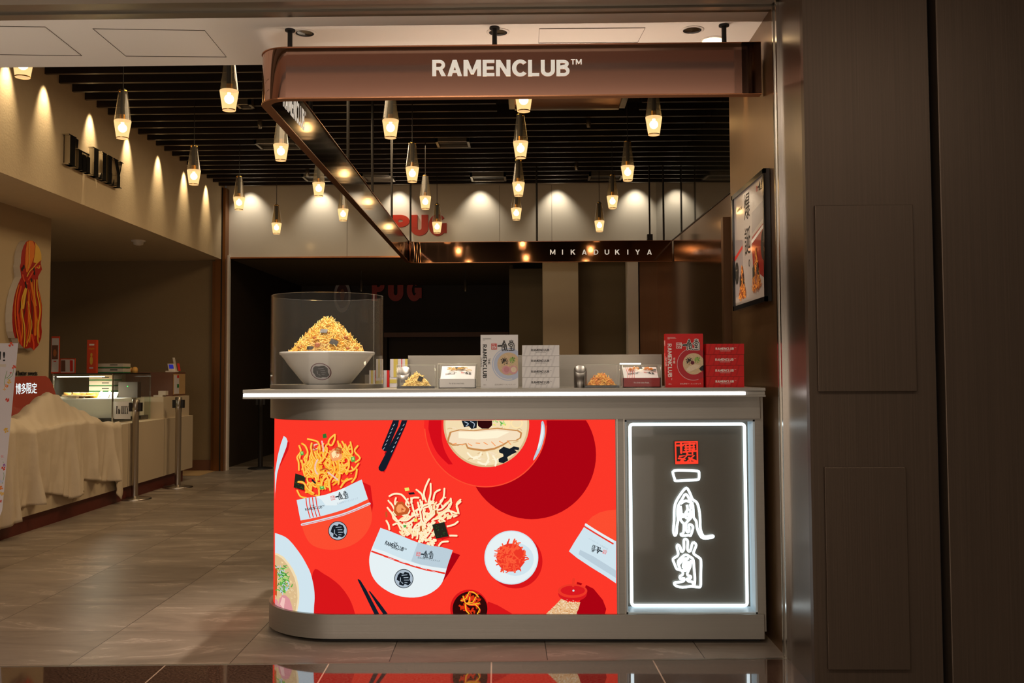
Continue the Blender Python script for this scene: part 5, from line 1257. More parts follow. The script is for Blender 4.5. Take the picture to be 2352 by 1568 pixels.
# open-top display boxes holding a pouch
def pouch_box(px0, px1, pyt, pyc, Y, red, label, lab2):
    x0, x1 = xat(px0, Y), xat(px1, Y); z1 = zat(px0, pyt, Y); z2 = zat(px0, pyc, Y+.12); dep = .12; w_ = x1-x0
    t = thing('display_box', ((x0+x1)/2, Y+dep/2, ZT), label, 'display box')
    m = 'red_tray' if red else 'white_card'; g = G()
    g.box(x0, x1, Y, Y+.003, ZT+.0002, z1, m); g.box(x0, x1, Y+dep-.003, Y+dep, ZT+.0002, z1, m); g.box(x0, x0+.003, Y, Y+dep, ZT+.0002, z1, m); g.box(x1-.003, x1, Y, Y+dep, ZT+.0002, z1, m); g.box(x0, x1, Y, Y+dep, ZT+.0002, ZT+.004, m)
    mp = lambda u, v, d: Vector((x0+u*w_, Y-d, ZT+v*w_))
    g.text('For all the ramen freaks.', .29, .115, .70, .155, 'ink_black' if not red else 'ink_white', mp, .0004); g.build('tray', t)
    g = G(); g.box(x0-.003, x1+.003, Y-.003, Y+dep+.003, ZT+.0003, z2, 'acrylic')
    q = [(x0-.003, Y-.003, z2), (x1+.003, Y-.003, z2), (x1+.003, Y+dep+.003, z2), (x0-.003, Y+dep+.003, z2)]; g.tube(q, .0010, 'acrylic_edge', 5, closed=True)
    for a in q: g.tube([(a[0], a[1], ZT+.001), a], .0009, 'acrylic_edge', 5)
    g.build('lid', t)
    # the pouch: a padded sheet leaning back in the tray
    g = G(); nu, nv = 14, 10; vs = []; top_z = z2-.006
    mp2 = lambda u, v, d: Vector((x0+.006+u*(w_-.012), Y+.008+v*.100, z1-.010+v*(top_z-z1+.006)*1.0+.012*math.sin(PI*min(1, max(0, u)))*math.sin(PI*min(1, max(0, v)))+d))
    for j in range(nv+1):
        for i in range(nu+1): vs.append(mp2(i/nu, j/nv, 0))
    for j in range(nv+1):
        for i in range(nu+1): p = mp2(i/nu, j/nv, 0); vs.append(Vector((p.x, p.y, min(p.z-.004, z1-.012+.0*p.z))))
    o_ = (nv+1)*(nu+1); fs = []
    for j in range(nv):
        for i in range(nu):
            a = j*(nu+1)+i; fs += [(a, a+1, a+nu+2, a+nu+1), (o_+a, o_+a+nu+1, o_+a+nu+2, o_+a+1)]
    g.add(vs, fs, 'white_card', True)
    rn = random.Random(2 if red else 9)
    ink = 'ink_black'
    g.text('RAMENCLUB™', .14, .30, .46, .42, ink, mp2, .0012, bold=.02); logo(g, .68, .34, .13, ink, mp2, .0012, wd=.11, asp=.6)
    if red:
        for k in range(5): g.stroke([(.10+k*.05, .05), (.12+k*.05, .5), (.10+k*.05, .95)], .012, 'ink_red', mp2, .0016, cap=False)
    o = g.build('snack_pouch'); tag(o, lab2, 'pouch')
    # a pinch of noodles and seaweed on the pouch
    g = G()
    for k in range(46 if red else 16):
        u = (rn.uniform(.2, .45) if k % 2 else rn.uniform(.62, .85)) if red else rn.uniform(.25, .9); v = rn.uniform(.52, .72); p = mp2(u, v, .004+rn.uniform(0, .006)); a = rn.uniform(-.7, .7); L_ = .012 if red else .028
        pts = [p+Vector((L_*s_*math.cos(a), L_*s_*math.sin(a), L_*.35*(.25-s_*s_))) for s_ in (-.5, -.17, .17, .5)]
        g.tube([Vector((q_.x, q_.y, min(q_.z, z2-.003))) for q_ in pts], .0016, 'noodle_orange' if red else 'noodle', 4)
    for u in ((.5, .9) if red else (.48, .62)):
        p = mp2(u, .60, .008); g.slab2([(-.012, -.007), (.012, -.008), (.011, .007), (-.010, .008)], 'nori', frame((p.x, p.y, min(p.z, z2-.004)), (1, .1, 0), (0, .6, .5), (0, -.5, .8)), -.0005, .0005)
    o = g.build('noodle_garnish'); tag(o, 'noodles and seaweed bits lying on the %s pouch' % ('red-striped' if red else 'plain white'), 'noodles', None, 'stuff')
mat('red_tray', (0.32, 0.012, 0.014), 0.4)
pouch_box(1007.5, 1092, 870, 836, YC-.03, False, 'white cardboard tray with clear lid beside the white upright box', 'white pouch inside the white clear-lidded tray')
pouch_box(1431, 1517, 867.5, 838.5, YC-.03, True, 'dark red cardboard tray with clear lid beside the red upright boxes', 'white pouch with red lines inside the red clear-lidded tray')
for px_, e, lb in ((1049, .35, ''), (1474, .45, '')):
    light('POINT', 'tray_glow', (xat(px_, YC), YC+.10, ZT+.125), e, (1, .78, .52), .01)
g = G(); a, b = xat(1424, 4.78), xat(1472, 4.78); zz = zat(1424, 835, 4.78); g.box(a, b, 4.775, 4.785, zz-.003, zz+.003, 'case_led'); g.box(a, a+.004, 4.777, 4.783, ZT, zz-.003, 'black'); g.box(b-.004, b, 4.777, 4.783, ZT, zz-.003, 'black')
tag(g.build('light_bar'), 'short glowing light bar behind the red display tray', 'lamp')
# steel back panel and things behind the counter
xa, xb = P(937, 850, 5.2).x, P(1521, 850, 5.2).x
g = G(); g.box(xa, xb, 5.205, 5.225, ZT, P(1200, 815, 5.205).z, 'steel'); tag(g.build('counter_screen', bevel=.001), 'long low brushed steel panel standing behind the goods on the counter', 'screen')
kiosk_extra = G(); kiosk_extra.box(sx0, sx1, 5.15, 5.25, ZS, ZT, 'steel'); kiosk_extra.build('rear_ledge', kiosk)
def gift(px0, px1, py0, py1, stripes, label, Y=5.15, horiz=False):
    x0, x1 = xat(px0, Y), xat(px1, Y); z1, z0_ = zat(px0, py0, Y), max(zat(px0, py1, Y), ZT+.0003); g = G(); g.box(x0, x1, Y, Y+.045, z0_, z1, 'pale_lilac')
    for a, b, m in stripes:
        if horiz: g.box(x0, x1, Y-.0005, Y, z0_+(z1-z0_)*a, z0_+(z1-z0_)*b, m)
        else: g.box(x0+(x1-x0)*a, x0+(x1-x0)*b, Y-.0005, Y, z0_, z1, m)
    tag(g.build('gift_box', loc=((x0+x1)/2, Y, z0_)), label, 'box', 'striped gift boxes behind the counter')
gift(848, 863, 850, 889, [(.25, .6, 'gold'), (.9, 1, 'red_card')], 'lower striped gift box seen through the right edge of the cylinder')
gift(862, 879, 867.5, 889, [(.3, .7, 'gold')], 'striped gift box lying flat behind the cylinder edge', horiz=True)
gift(864, 876, 824, 867, [(.4, .7, 'gold')], 'upper striped gift box seen through the right edge of the cylinder')
gift(881, 894.5, 850, 890, [(.55, 1, 'red_card')], 'white and red gift box standing just right of the cylinder')
gift(895, 936, 866.5, 890, [(.4, .8, 'gold')], 'gold striped gift box lying under the two upright ones', horiz=True)
gift(896, 913.5, 824, 866, [(.45, 1, 'gold')], 'white and gold gift box standing on the flat one')
gift(914, 936, 824, 866, [(.35, .45, 'red_card'), (.75, 1, 'gold')], 'white, red and gold gift box against the steel back panel')
g = G(); Y = 5.6; g.box(xat(838, Y), xat(900, Y), Y, Y+.3, 0, zat(880, 860, Y), 'lip'); tag(g.build('back_cabinet'), 'low dark cabinet with light edge behind the gift boxes', 'cabinet')

# ================================================================== poster on the jamb
XP = JX-.018
yn = (PX(1759, 400, XP).y+PX(1765, 690, XP).y)/2; yf = (PX(1684, 470, XP).y+PX(1690, 710, XP).y)/2
zt = PX(1757, 388, XP).z; zb = PX(1765, 691, XP).z
pw, ph = yf-yn, zt-zb
poster = thing('framed_poster', (XP, (yn+yf)/2, zb), 'black-framed poster with noodles and large brush characters on the copper jamb', 'poster')
g = G(); g.box(XP, JX-.002, yn, yf, zb, zt, 'black_gloss')
for (a, b, c, d) in ((yn, yf, zt-.022, zt), (yn, yf, zb, zb+.022), (yn, yn+.022, zb, zt), (yf-.022, yf, zb, zt)): g.box(XP-.012, XP, a, b, c, d, 'black_gloss')
g.build('frame', poster)
pmp = lambda u, v, d: Vector((XP-.002-d, yf-.022-u*(pw-.044), zb+.022+v*(ph-.044)))
g = G(); g.poly([(0, 0), (1, 0), (1, 1), (0, 1)], 'poster_white', pmp, 0)
g.poly([(0, .08), (.28, .10), (.28, .58), (0, .62)], 'print_grey', pmp, .0004); g.poly([(0, .42), (.28, .50), (.28, .53), (0, .46)], 'ink_red', pmp, .0008)
g.poly([(.62, .28), (1, .14), (1, .62), (.60, .55), (.60, .42)], 'print_red', pmp, .0004); g.poly([(.58, .49), (1, .58), (1, .61), (.58, .52)], 'ink_white', pmp, .0008); g.poly([(.60, .58), (1, .66), (1, .80), (.60, .76)], 'print_grey', pmp, .0004)
for cx, cy, r in ((.07, .30, .09), (.95, .43, .11)): g.poly([(min(1, max(0, x)), y) for x, y in circ(cx, cy, r*.75, r*1.15, n=24)], 'ink_black', pmp, .0012); g.stroke([(cx-.03, cy+.03), (cx+.03, cy+.03)], .01, 'line_dark', pmp, .0016); g.stroke([(cx, cy-.05), (cx, cy+.06)], .01, 'line_dark', pmp, .0016)
g.text('爆', .36, .735, .54, .965, 'ink_black', pmp, .0008); g.text('誕', .36, .42, .54, .665, 'ink_black', pmp, .0008); g.stroke(circ(.50, .34, .018, .028, n=14), .008, 'ink_black', pmp, .0008, closed=True)
g.text('RAMENCLUB', .10, .86, .28, .885, 'ink_black', pmp, .0008, bold=.02); logo(g, .80, .90, .075, 'ink_black', pmp, .0008, wd=.1, asp=.7)
rn = random.Random(4)
for cx, cy, w_, h_ in ((.26, .13, .13, .27), (.72, .16, .17, .33)):
    for i in range(170):
        t = rn.random()**1.4; x = cx+rn.uniform(-1, 1)*w_*(1-t)*.9; y = cy-.07+h_*t; a = rn.uniform(0, PI); k = .030
        g.stroke([(x-k*math.cos(a), y-k*math.sin(a)), (x+rn.uniform(-.01, .01), y+.008), (x+k*math.cos(a), y+k*math.sin(a))], .010, ('print_noodle', 'meat', 'print_noodle_dark', 'noodle_orange')[i % 4], pmp, .0016+.0003*(i % 4), cap=False)
    g.poly([(cx-w_*.6, cy+.03), (cx-w_*.2, cy+.05), (cx-w_*.25, cy+.15), (cx-w_*.6, cy+.12)], 'nori', pmp, .0034); g.poly([(cx+w_*.2, cy+.06), (cx+w_*.5, cy+.04), (cx+w_*.4, cy+.14), (cx+w_*.2, cy+.15)], 'nori', pmp, .0034)
g.build('print', poster)

# ================================================================== ceiling fittings
ZV = 3.566
def vent(c4, label, m='black', rim='lip', w_=.025):
    pts = [PZ(x, y, ZV) for x, y in c4]; xs_ = sorted(p.x for p in pts); ys_ = sorted(p.y for p in pts); x0_, x1_, y0_, y1_ = (xs_[0]+xs_[1])/2, (xs_[2]+xs_[3])/2, (ys_[0]+ys_[1])/2, (ys_[2]+ys_[3])/2
    t = thing('ceiling_vent', ((x0_+x1_)/2, (y0_+y1_)/2, ZV), label, 'vent', 'vents in the slatted ceiling'); g = G()
    for a in ((x0_, x1_, y0_, y0_+w_), (x0_, x1_, y1_-w_, y1_), (x0_, x0_+w_, y0_, y1_), (x1_-w_, x1_, y0_, y1_)): g.box(*a, ZV-.012, ZV+.15, rim)
    g.build('frame', t); g = G(); g.box(x0_+w_, x1_-w_, y0_+w_, y1_-w_, ZV+.01, ZV+.02, m); g.build('grille', t)
vent([(1170, 190), (1430, 190), (1455, 250), (1165, 250)], 'large bronze air conditioner panel in the ceiling behind the front band', 'copper_edge', 'lip', .05)
for c, lab in (((543, 236, 583, 248), 'small ceiling vent right of the third pendant lamp'), ((590, 326, 690, 341), 'wide ceiling vent behind the front corner of the copper band side'), ((697, 403, 762, 415), 'ceiling vent by the middle of the copper band side'), ((1001, 322, 1081, 337), 'ceiling vent at the centre between two lamp columns'),
               ((1080, 403, 1164, 415), 'ceiling vent left of the lowest central lamps'), ((1350, 401, 1430, 413), 'ceiling vent left of the right diagonal lamp row'), ((833, 401, 905, 416), 'pale ceiling plate behind the copper band side rods')):
    vent([(c[0]+3, c[1]), (c[2]-3, c[1]), (c[0], c[3]), (c[2], c[3])], lab, 'lip' if 'pale' in lab else 'black')
for px_, py_, lab in ((597, 295, 'small sprinkler head left of the copper band corner'), (1352, 292, 'small sprinkler head under the big air conditioner panel'), (1324, 390, 'small sprinkler head left of the right ceiling vent'), (706, 404, 'small sprinkler head above the ceiling vent by the band')):
    p = PZ(px_, py_, 3.50); g = G(); g.lathe([(.016, 0), (.022, .03), (.022, .07), (.008, .07), (.008, .6)], p, 'lip', 12); tag(g.build('sprinkler', loc=tuple(p)), lab, 'sprinkler', 'sprinklers in the slatted ceiling')
def hatch(c4, label):
    q = [PZ(x, y, ZC-.0015) for x, y in c4]; g = G(); g.tube(q, .0018, 'line_dark', 4, closed=True)
    c = sum(q, Vector())/4; q2 = [c+(p-c)*.965 for p in q]; g.add([(p.x, p.y, ZC-.001) for p in q2], [(0, 1, 2, 3)], 'white_paint')
    tag(g.build('access_hatch'), label, 'hatch')
hatch([(213, 66), (470, 70), (520, 131), (289, 129)], 'flush access hatch in the white soffit, middle left')
hatch([(-140, 58), (104, 62), (188, 128), (-40, 125)], 'flush access hatch in the white soffit at the left edge')
hatch([(1239, 66), (1482, 64), (1465, 97), (1237, 99)], 'flush access hatch in the soffit above the white lettering')
p = PZ(318, 552, 2.66); g = G(); g.lathe([(.02, -.055), (.05, -.045), (.055, -.02), (.075, -.015), (.075, 0)], p, 'white_paint', 24); tag(g.build('smoke_detector', loc=tuple(p)), 'round white smoke detector under the pastry shop ceiling', 'detector')
for px_, py_, lab in ((85, 432, 'nearest recessed ceiling spot of the pastry shop'), (75, 460, 'recessed ceiling spot left of the small sensor')):
    pass

# ================================================================== fascia lettering
FDX = 0.012
wp = lambda s_, z, d: Vector((lx(s_)+FDX+d, s_, z))
sy0, sy1 = PV(142, 350, (lx(5), 5), (lx(12), 12)).y, PV(268, 400, (lx(5), 5), (lx(12), 12)).y
zL0, zL1 = 2.925, 3.175
LWd = sy1-sy0
def serif(glyph, a, b, z0_, z1_):
    """thick-and-thin poster capitals in the wall plane between a..b"""
    w_ = b-a; h = z1_-z0_; T_ = []
    bx = lambda u0, v0, u1, v1: T_.append([(a+u0*w_, z0_+v0*h), (a+u1*w_, z0_+v0*h), (a+u1*w_, z0_+v1*h), (a+u0*w_, z0_+v1*h)])
    if glyph == 'I': bx(.16, 0, .84, 1); bx(0, 0, 1, .035); bx(0, .965, 1, 1)
    if glyph == 'L': bx(.10, 0, .62, 1); bx(0, .965, .72, 1); bx(0, 0, 1, .035); T_.append([(a+.70*w_, z0_), (a+w_, z0_), (a+w_, z0_+.22*h), (a+.93*w_, z0_+.22*h)])
    if glyph == 'm':
        for k in range(3): bx(.03+k*.33, 0, .30+k*.33, .93 if k == 0 else .85)
        bx(.0, .93, .28, 1); bx(.28, .92, .9, 1)
        for k in range(3): bx(.0+k*.33, 0, .34+k*.33, .05)
    if glyph == 'Y': T_.append([(a, z1_), (a+.42*w_, z1_), (a+.72*w_, z0_+.40*h), (a+.42*w_, z0_+.40*h)]); T_.append([(a+.86*w_, z1_), (a+.95*w_, z1_), (a+.66*w_, z0_+.42*h), (a+.58*w_, z0_+.42*h)]); bx(.38, 0, .72, .42); bx(.2, 0, .88, .035); bx(-.05, .965, .5, 1); bx(.7, .965, 1.08, 1)
    if glyph == "'": T_.append([(a, z1_), (a+w_, z1_), (a+.75*w_, z0_), (a+.35*w_, z0_)])
    return T_
def sign_letters(g_spec, mp, th, mface, mside, holder, name='letter'):
    for gl, a, b, z0_, z1_ in g_spec:
        g = G()
        for q in serif(gl, a, b, z0_, z1_): g.slab2(q, mface, mp, 0.0, th, mside)
        g.build(name, holder)
ls = thing('wall_lettering', (lx(sy0)+FDX, sy0, zL0), "raised dark thick-and-thin serif lettering on the cream fascia", 'sign')
fx = lambda t: sy0+LWd*t
SPEC = [('I', fx(0), fx(.125), zL0, zL1), ("'", fx(.115), fx(.16), zL0+.165, zL1-.01), ('m', fx(.16), fx(.375), zL0, zL0+.165), ('L', fx(.42), fx(.58), zL0, zL1), ('I', fx(.585), fx(.675), zL0, zL1), ('L', fx(.69), fx(.83), zL0, zL1), ('Y', fx(.815), fx(1.0), zL0, zL1)]
sign_letters(SPEC, wp, .045, 'black_gloss', 'chrome', ls)
t = thing('wall_lettering', (P(900, 540, YB).x, YB, P(900, 540, YB).z), 'three large rounded red letters on the white far fascia', 'sign')
for ch, a, b in (('P', 898, 941), ('U', 944, 984), ('G', 985, 1026)):
    g = G(); A, B_p = P(a, 541, YB), P(b, 494, YB); g.text(ch, A.x, A.z, B_p.x, B_p.z, 'pug_red', lambda u, v, d: Vector((u, YB-.001-d, v)), 0, bold=.055, thick=.03); g.build('letter', t)
t = thing('wall_lettering', (P(860, 690, 16.95).x, 16.95, P(860, 690, 16.95).z), 'three dim dark red letters inside the unlit shop', 'sign')
for ch, a, b in (('P', 855, 884), ('U', 892, 927), ('G', 935, 969)):
    g = G(); A, B_p = P(a, 691, 16.95), P(b, 641, 16.95); g.text(ch, A.x, A.z, B_p.x, B_p.z, 'pug_red', lambda u, v, d: Vector((u, 16.95-d, v)), 0, bold=.055, thick=.04); g.build('letter', t)
g = G(); p = P(787, 680, 16.9); mp = lambda u, v, d: Vector((p.x+u, 16.9-d, p.z+v)); g.slab2(circ(0, 0, .145, .28, n=32), 'poster_white', mp, 0, .03, 'black'); g.poly(circ(0, 0, .105, .21, n=32), 'maroon', mp, .031); g.poly(circ(0, .02, .04, .10, n=20), 'meat', mp, .032)
tag(g.build('oval_sign'), 'pale oval sign with dark red centre inside the dark shop', 'sign')
g = G(); a, b = P(882, 770, 16.2), P(1168, 762, 16.2); g.box(a.x, b.x, 16.2, 16.6, a.z-.03, b.z, 'wood_dark'); g.box(a.x, a.x+.04, 16.25, 16.6, 0, a.z-.03, 'dark_wall'); g.box(b.x-.04, b.x, 16.25, 16.6, 0, a.z-.03, 'dark_wall'); g.box(a.x, b.x, 16.5, 16.6, 0, a.z-.03, 'dark_wall')
tag(g.build('shop_shelf'), 'long dim brown shelf unit inside the dark shop', 'shelf')
for px_, lab in ((830, 'white track spotlight hanging in the dark shop, left one'), (1069, 'white track spotlight hanging in the dark shop, right one')):
    p = P(px_, 655, 14.5); g = G(); g.lathe([(.022, -.09), (.022, .08), (.006, .085), (.006, 2.72-p.z)], p, 'lip', 12); tag(g.build('track_spotlight', loc=tuple(p)), lab, 'spotlight')

# ================================================================== pastry shop on the left
CXF = lambda y: lx(y)-.05
y0_, y1_ = 6.3, PZ(456, 1100, 0).y*0+11.55
zt_ = .735
dxn = .50
cnt = thing('pastry_counter', (CXF(9), 9, 0), 'long cream pastry counter with maroon plinth on the left', 'counter')
g = G(); dx = .75
def cbox(g, ya, yb, o0, o1, z0_, z1_, m): g.hexa([(CXF(ya)-o1, ya, z0_), (CXF(ya)-o0, ya, z0_), (CXF(yb)-o0, yb, z0_), (CXF(yb)-o1, yb, z0_), (CXF(ya)-o1, ya, z1_), (CXF(ya)-o0, ya, z1_), (CXF(yb)-o0, yb, z1_), (CXF(yb)-o1, yb, z1_)], m)
cbox(g, y0_, 9.45, 0, dxn, .13, zt_, 'cream_counter'); cbox(g, 9.45, y1_, 0, dx, .13, zt_, 'cream_counter'); 
for yy in (8.4, 9.6, 10.6):
    cbox(g, yy, yy+.004, -.0008, .01, .13, zt_, 'line_dark')
g.build('body', cnt)
g = G(); cbox(g, y0_, 9.45, .03, dxn, 0, .13, 'maroon'); cbox(g, 9.45, y1_-.25, .03, dx, 0, .13, 'maroon'); g.build('plinth', cnt)
yk = (10.65, 11.5)
g = G(); cbox(g, *yk, .03, .72, zt_, .965, 'cream_counter'); tag(g.build('raised_block'), 'raised cream block at the far end of the pastry counter', 'counter')
# glass case
gc = thing('glass_showcase', (-4.3, 9.6, zt_), 'lit glass pastry showcase on the cream counter', 'showcase')
ya, yb = 9.74, 10.6; p = P(258, 968, ya)
xR = P(259, 900, ya).x; xL = P(122, 900, ya).x; xR2 = P(345, 900, yb).x; zc1 = 1.215
def sbox(g, z0_, z1_, m, i=0.0, fx0=0, fx1=1, fy0=0, fy1=1):
    def pt(u, v): 
        y = ya+(yb-ya)*v; r = xR+(xR2-xR)*v; l = xL-.25*v; return (l+(r-l)*u, y)
    q = [pt(fx0, fy0), pt(fx1, fy0), pt(fx1, fy1), pt(fx0, fy1)]; g.hexa([(x, y, z0_) for x, y in q]+[(x, y, z1_) for x, y in q], m)
g = G(); sbox(g, zt_, zt_+.045, 'black', fx0=.02, fx1=.98, fy0=.02); g.build('base', gc)
g = G(); sbox(g, zt_, zc1, 'glass_green'); sbox(g, zc1, zc1+.008, 'black'); g.build('glass_box', gc)
g = G()
for u, v in ((0, 0), (1, 0), (1, 1)):
    y = ya+(yb-ya)*v; x = (xL if u == 0 else (xR+(xR2-xR)*v)); g.box(x-.006, x+.006, y-.006, y+.006, zt_, zc1, 'glass_green' if v else 'chrome')
g.build('edge_strip', gc)
g = G(); sbox(g, zt_+.045, zt_+.235, 'white_paint', fx0=.03, fx1=.97, fy0=.10, fy1=.9); g.build('platform', gc)
g = G(); sbox(g, zc1-.03, zc1-.02, 'case_led', fx0=.04, fx1=.80, fy0=.06, fy1=.10); g.build('light_bar', gc)
light('AREA', 'case_light', ((xL+xR)/2-.05, ya+.25, zc1-.04), 8, (1, .93, .76), .5, sy=.15)
def frontcard(px0, px1, py0, py1, Y, m, name, label, cat, th=.01, extra=None):
    a, b = P(px0, py1, Y), P(px1, py0, Y); g = G(); g.box(a.x, b.x, Y, Y+th, a.z, b.z, m)
    if extra: extra(g, a, b, Y)
    return tag(g.build(name), label, cat)
def lilycard(g, a, b, Y):
    mp = lambda u, v, d: Vector((a.x+u*(b.x-a.x), Y-.001-d, a.z+v*(b.z-a.z)))
    for gl, u0, u1, v0, v1 in (('I', .12, .2, .3, .75), ("'", .2, .23, .6, .75), ('m', .24, .38, .3, .58), ('L', .44, .55, .3, .75), ('I', .56, .63, .3, .75), ('L', .64, .74, .3, .75), ('Y', .74, .88, .3, .75)):
        for q in serif(gl, u0, u1, v0, v1): g.poly(q, 'ink_black', mp, 0)
frontcard(262, 300, 922, 962, ya+.03, 'white_card', 'name_card', "white card with black serif lettering in the near corner of the showcase", 'sign', .006, lilycard)
# cakes, stands, boxes inside the case
zp = zt_+.236
def stand(px_, py_, Y, r, label, grp=None):
    p = P(px_, py_, Y); t = thing('cake_stand', (p.x, Y, zp), label, 'cake stand'); g = G(); h = p.z-zp
    g.lathe([(r*.25, 0), (r*.25, h)], (p.x, Y, zp), 'wood_dark', 20); g.build('foot', t); g = G(); g.lathe([(r, h), (r, h+.012)], (p.x, Y, zp), 'wood_pale', 32); g.build('plate', t); return p
p = stand(182, 909, 10.02, .16, 'wooden cake stand with tarts in the showcase')
for i, (dx_, m) in enumerate(((-.10, 'bread'), (-.02, 'bread'), (.06, 'bread'), (.12, 'yellow_paint'))):
    g = G(); c = (p.x+dx_, 9.98+.02*(i % 2), p.z+.0125); g.lathe([(.03, 0), (.038, .016), (.034, .022), (0, .02)], c, m, 16); tag(g.build('tart', loc=c), ('leftmost round tart on the wooden cake stand', 'second round tart on the wooden cake stand', 'third round tart on the wooden cake stand', 'yellow tart at the right of the wooden cake stand')[i], 'pastry', 'tarts on the cake stand')
for i in range(5):
    px_ = 205+i*13; q = P(px_, 903, 10.2); c = (q.x, 10.2, zp); g = G(); g.box(q.x-.026, q.x+.026, 10.16, 10.26, zp, q.z, 'yellow_paint'); g.box(q.x-.026, q.x+.026, 10.16, 10.26, q.z, q.z+.008, 'bread'); tag(g.build('cake_slice'), ('first', 'second', 'third', 'fourth', 'fifth')[i]+' yellow cake bar from the left in the showcase row', 'pastry', 'cake bars in a row')
g = G(); q = P(160, 917, 9.95); g.box(q.x-.09, q.x+.09, 9.9, 9.96, zp, q.z+.03, 'pale_ivory'); tag(g.build('speckled_block'), 'speckled ivory block under the tarts', 'block')
for i, (px_, py_) in enumerate(((224, 912), (243, 909))):
    q = P(px_, py_, 9.95); g = G(); mp = frame((q.x, 9.95, zp+.002), (.75, -.2, 0), (0, .5, .5), (0, -.7, .7)); g.slab2([(0, 0), (.16, 0), (.16, .11), (0, .11)], 'white_card', mp, 0, .004); g.slab2([(.01, .02), (.04, .02), (.04, .13), (.01, .13)], 'brass', mp, .005, .010); tag(g.build('price_plate'), ('white price plate with brass clip, left one', 'white price plate with brass clip near the showcase corner')[i], 'price plate')
g = G(); q = P(293, 887, 10.2); g.lathe([(.005, -.004), (.005, .004)], (q.x, 10.2, q.z), 'green_led', 8); g.box(q.x-.10, q.x+.10, 10.21, 10.30, zp, q.z+.045, 'dark_wall'); tag(g.build('cooling_unit'), 'dark unit with a tiny green light in the showcase', 'appliance')
# pastry boxes with green bands stacked behind
kk = 0
for i in range(7):
    z0_ = zp+.002+i*.058 if i < 4 else zc1+.010+(i-4)*.052
    q0, q1 = (P(205, 850, 10.32).x, P(262, 850, 10.32).x) if i < 4 else (P(221, 850, 10.3).x, P(282, 850, 10.3).x)
    if i >= 6: continue
    g = G(); yy = 10.32 if i < 4 else 10.30; g.box(q0, q1, yy, yy+.2, z0_, z0_+(.055 if i < 4 else .048), 'pale_ivory'); g.box(q0-.001, q1+.001, yy-.001, yy+.2, z0_+.001, z0_+.013, 'green_card'); g.box(q0+(q1-q0)*.52, q0+(q1-q0)*.80, yy-.002, yy, z0_+.03, z0_+.038, 'ink_black')
    tag(g.build('pastry_box'), ('bottom', 'second', 'third', 'top')[i]+' green-banded pastry box inside the showcase' if i < 4 else ('lower', 'upper')[i-4]+' green-banded pastry box on top of the showcase', 'box', 'green-banded pastry boxes')
# on top of the case
zc2 = zc1+.0085
def poster_card(g, a, b, Y, hdr=True):
    mp = lambda u, v, d: Vector((a.x+u*(b.x-a.x), Y-.0008-d, a.z+v*(b.z-a.z)))
    g.poly([(.06, .04), (.94, .04), (.94, .95), (.06, .95)], 'pale_lilac', mp, 0)
def red_tower(g, a, b, Y):
    mp = lambda u, v, d: Vector((a.x+u*(b.x-a.x), Y-.0008-d, a.z+v*(b.z-a.z)))
    g.poly([(.25, .83), (.80, .83), (.80, .88), (.25, .88)], 'ink_white', mp, 0); g.stroke([(.2, .73), (.35, .74), (.5, .72), (.65, .74), (.8, .73)], .05, 'orange_paint', mp, 0)
    g.poly(circ(.5, .55, .12, .06, n=14), 'yellow_paint', mp, 0); g.poly(circ(.5, .38, .17, .13, n=14), 'yellow_paint', mp, .0003); g.stroke([(.3, .16), (.7, .16)], .04, 'pale_lilac', mp, 0)
mat('orange_red', (0.70, 0.07, 0.02), 0.5)
def on_top(px0, px1, py0, Y, m, name, label, th, extra):
    a, b = P(px0, 852, Y), P(px1, py0, Y); a.z = zc2; g = G(); g.box(a.x, b.x, Y, Y+th, a.z, b.z, m); extra(g, a, b, Y); return tag(g.build(name), label, 'card')
on_top(199, 221, 780, 10.1, 'orange_red', 'standing_card', 'tall narrow red standing card on top of the showcase', .05, red_tower)
def photo_card(g, a, b, Y):
    mp = lambda u, v, d: Vector((a.x+u*(b.x-a.x), Y-.0008-d, a.z+v*(b.z-a.z)))
    g.poly([(.05, .04), (.93, .04), (.93, .95), (.05, .95)], 'pale_lilac', mp, 0); g.poly([(.1, .38), (.85, .38), (.85, .76), (.1, .76)], 'wood_dark', mp, .0003); g.poly(circ(.45, .55, .22, .10, n=12), 'meat', mp, .0006); g.poly([(.3, .31), (.65, .31), (.65, .34), (.3, .34)], 'ink_red', mp, .0003)
on_top(117, 137, 772, 9.95, 'orange_red', 'photo_card', 'upright red-edged photo card at the left end of the showcase top', .01, photo_card)
def low_card(g, a, b, Y):
    mp = lambda u, v, d: Vector((a.x+u*(b.x-a.x), Y-.0008-d, a.z+v*(b.z-a.z)))
    g.poly([(.04, .06), (.95, .06), (.95, .94), (.04, .94)], 'pale_lilac', mp, 0); g.poly([(.06, .12), (.36, .12), (.34, .88), (.06, .88)], 'wood_dark', mp, .0003); g.poly([(.66, .12), (.86, .12), (.84, .88), (.64, .88)], 'ink_red', mp, .0003)
on_top(138, 173, 823, 9.98, 'orange_red', 'photo_card', 'low wide red-edged card beside the upright photo card', .01, low_card)
p = P(301, 846, 10.6)
for dx_, lab in ((-.05, 'leftmost brown roll on the right part of the showcase top'), (.012, 'middle brown roll on the right part of the showcase top'), (.074, 'rightmost brown roll on the right part of the showcase top')):
    c = (p.x+dx_, 10.52, zc2); g = G(); g.lathe([(.0, 0), (.028, .004), (.030, .045), (.022, .062), (.0, .068)], c, 'bread', 16); tag(g.build('bread_roll', loc=c), lab, 'bread', 'rolls on top of the showcase')
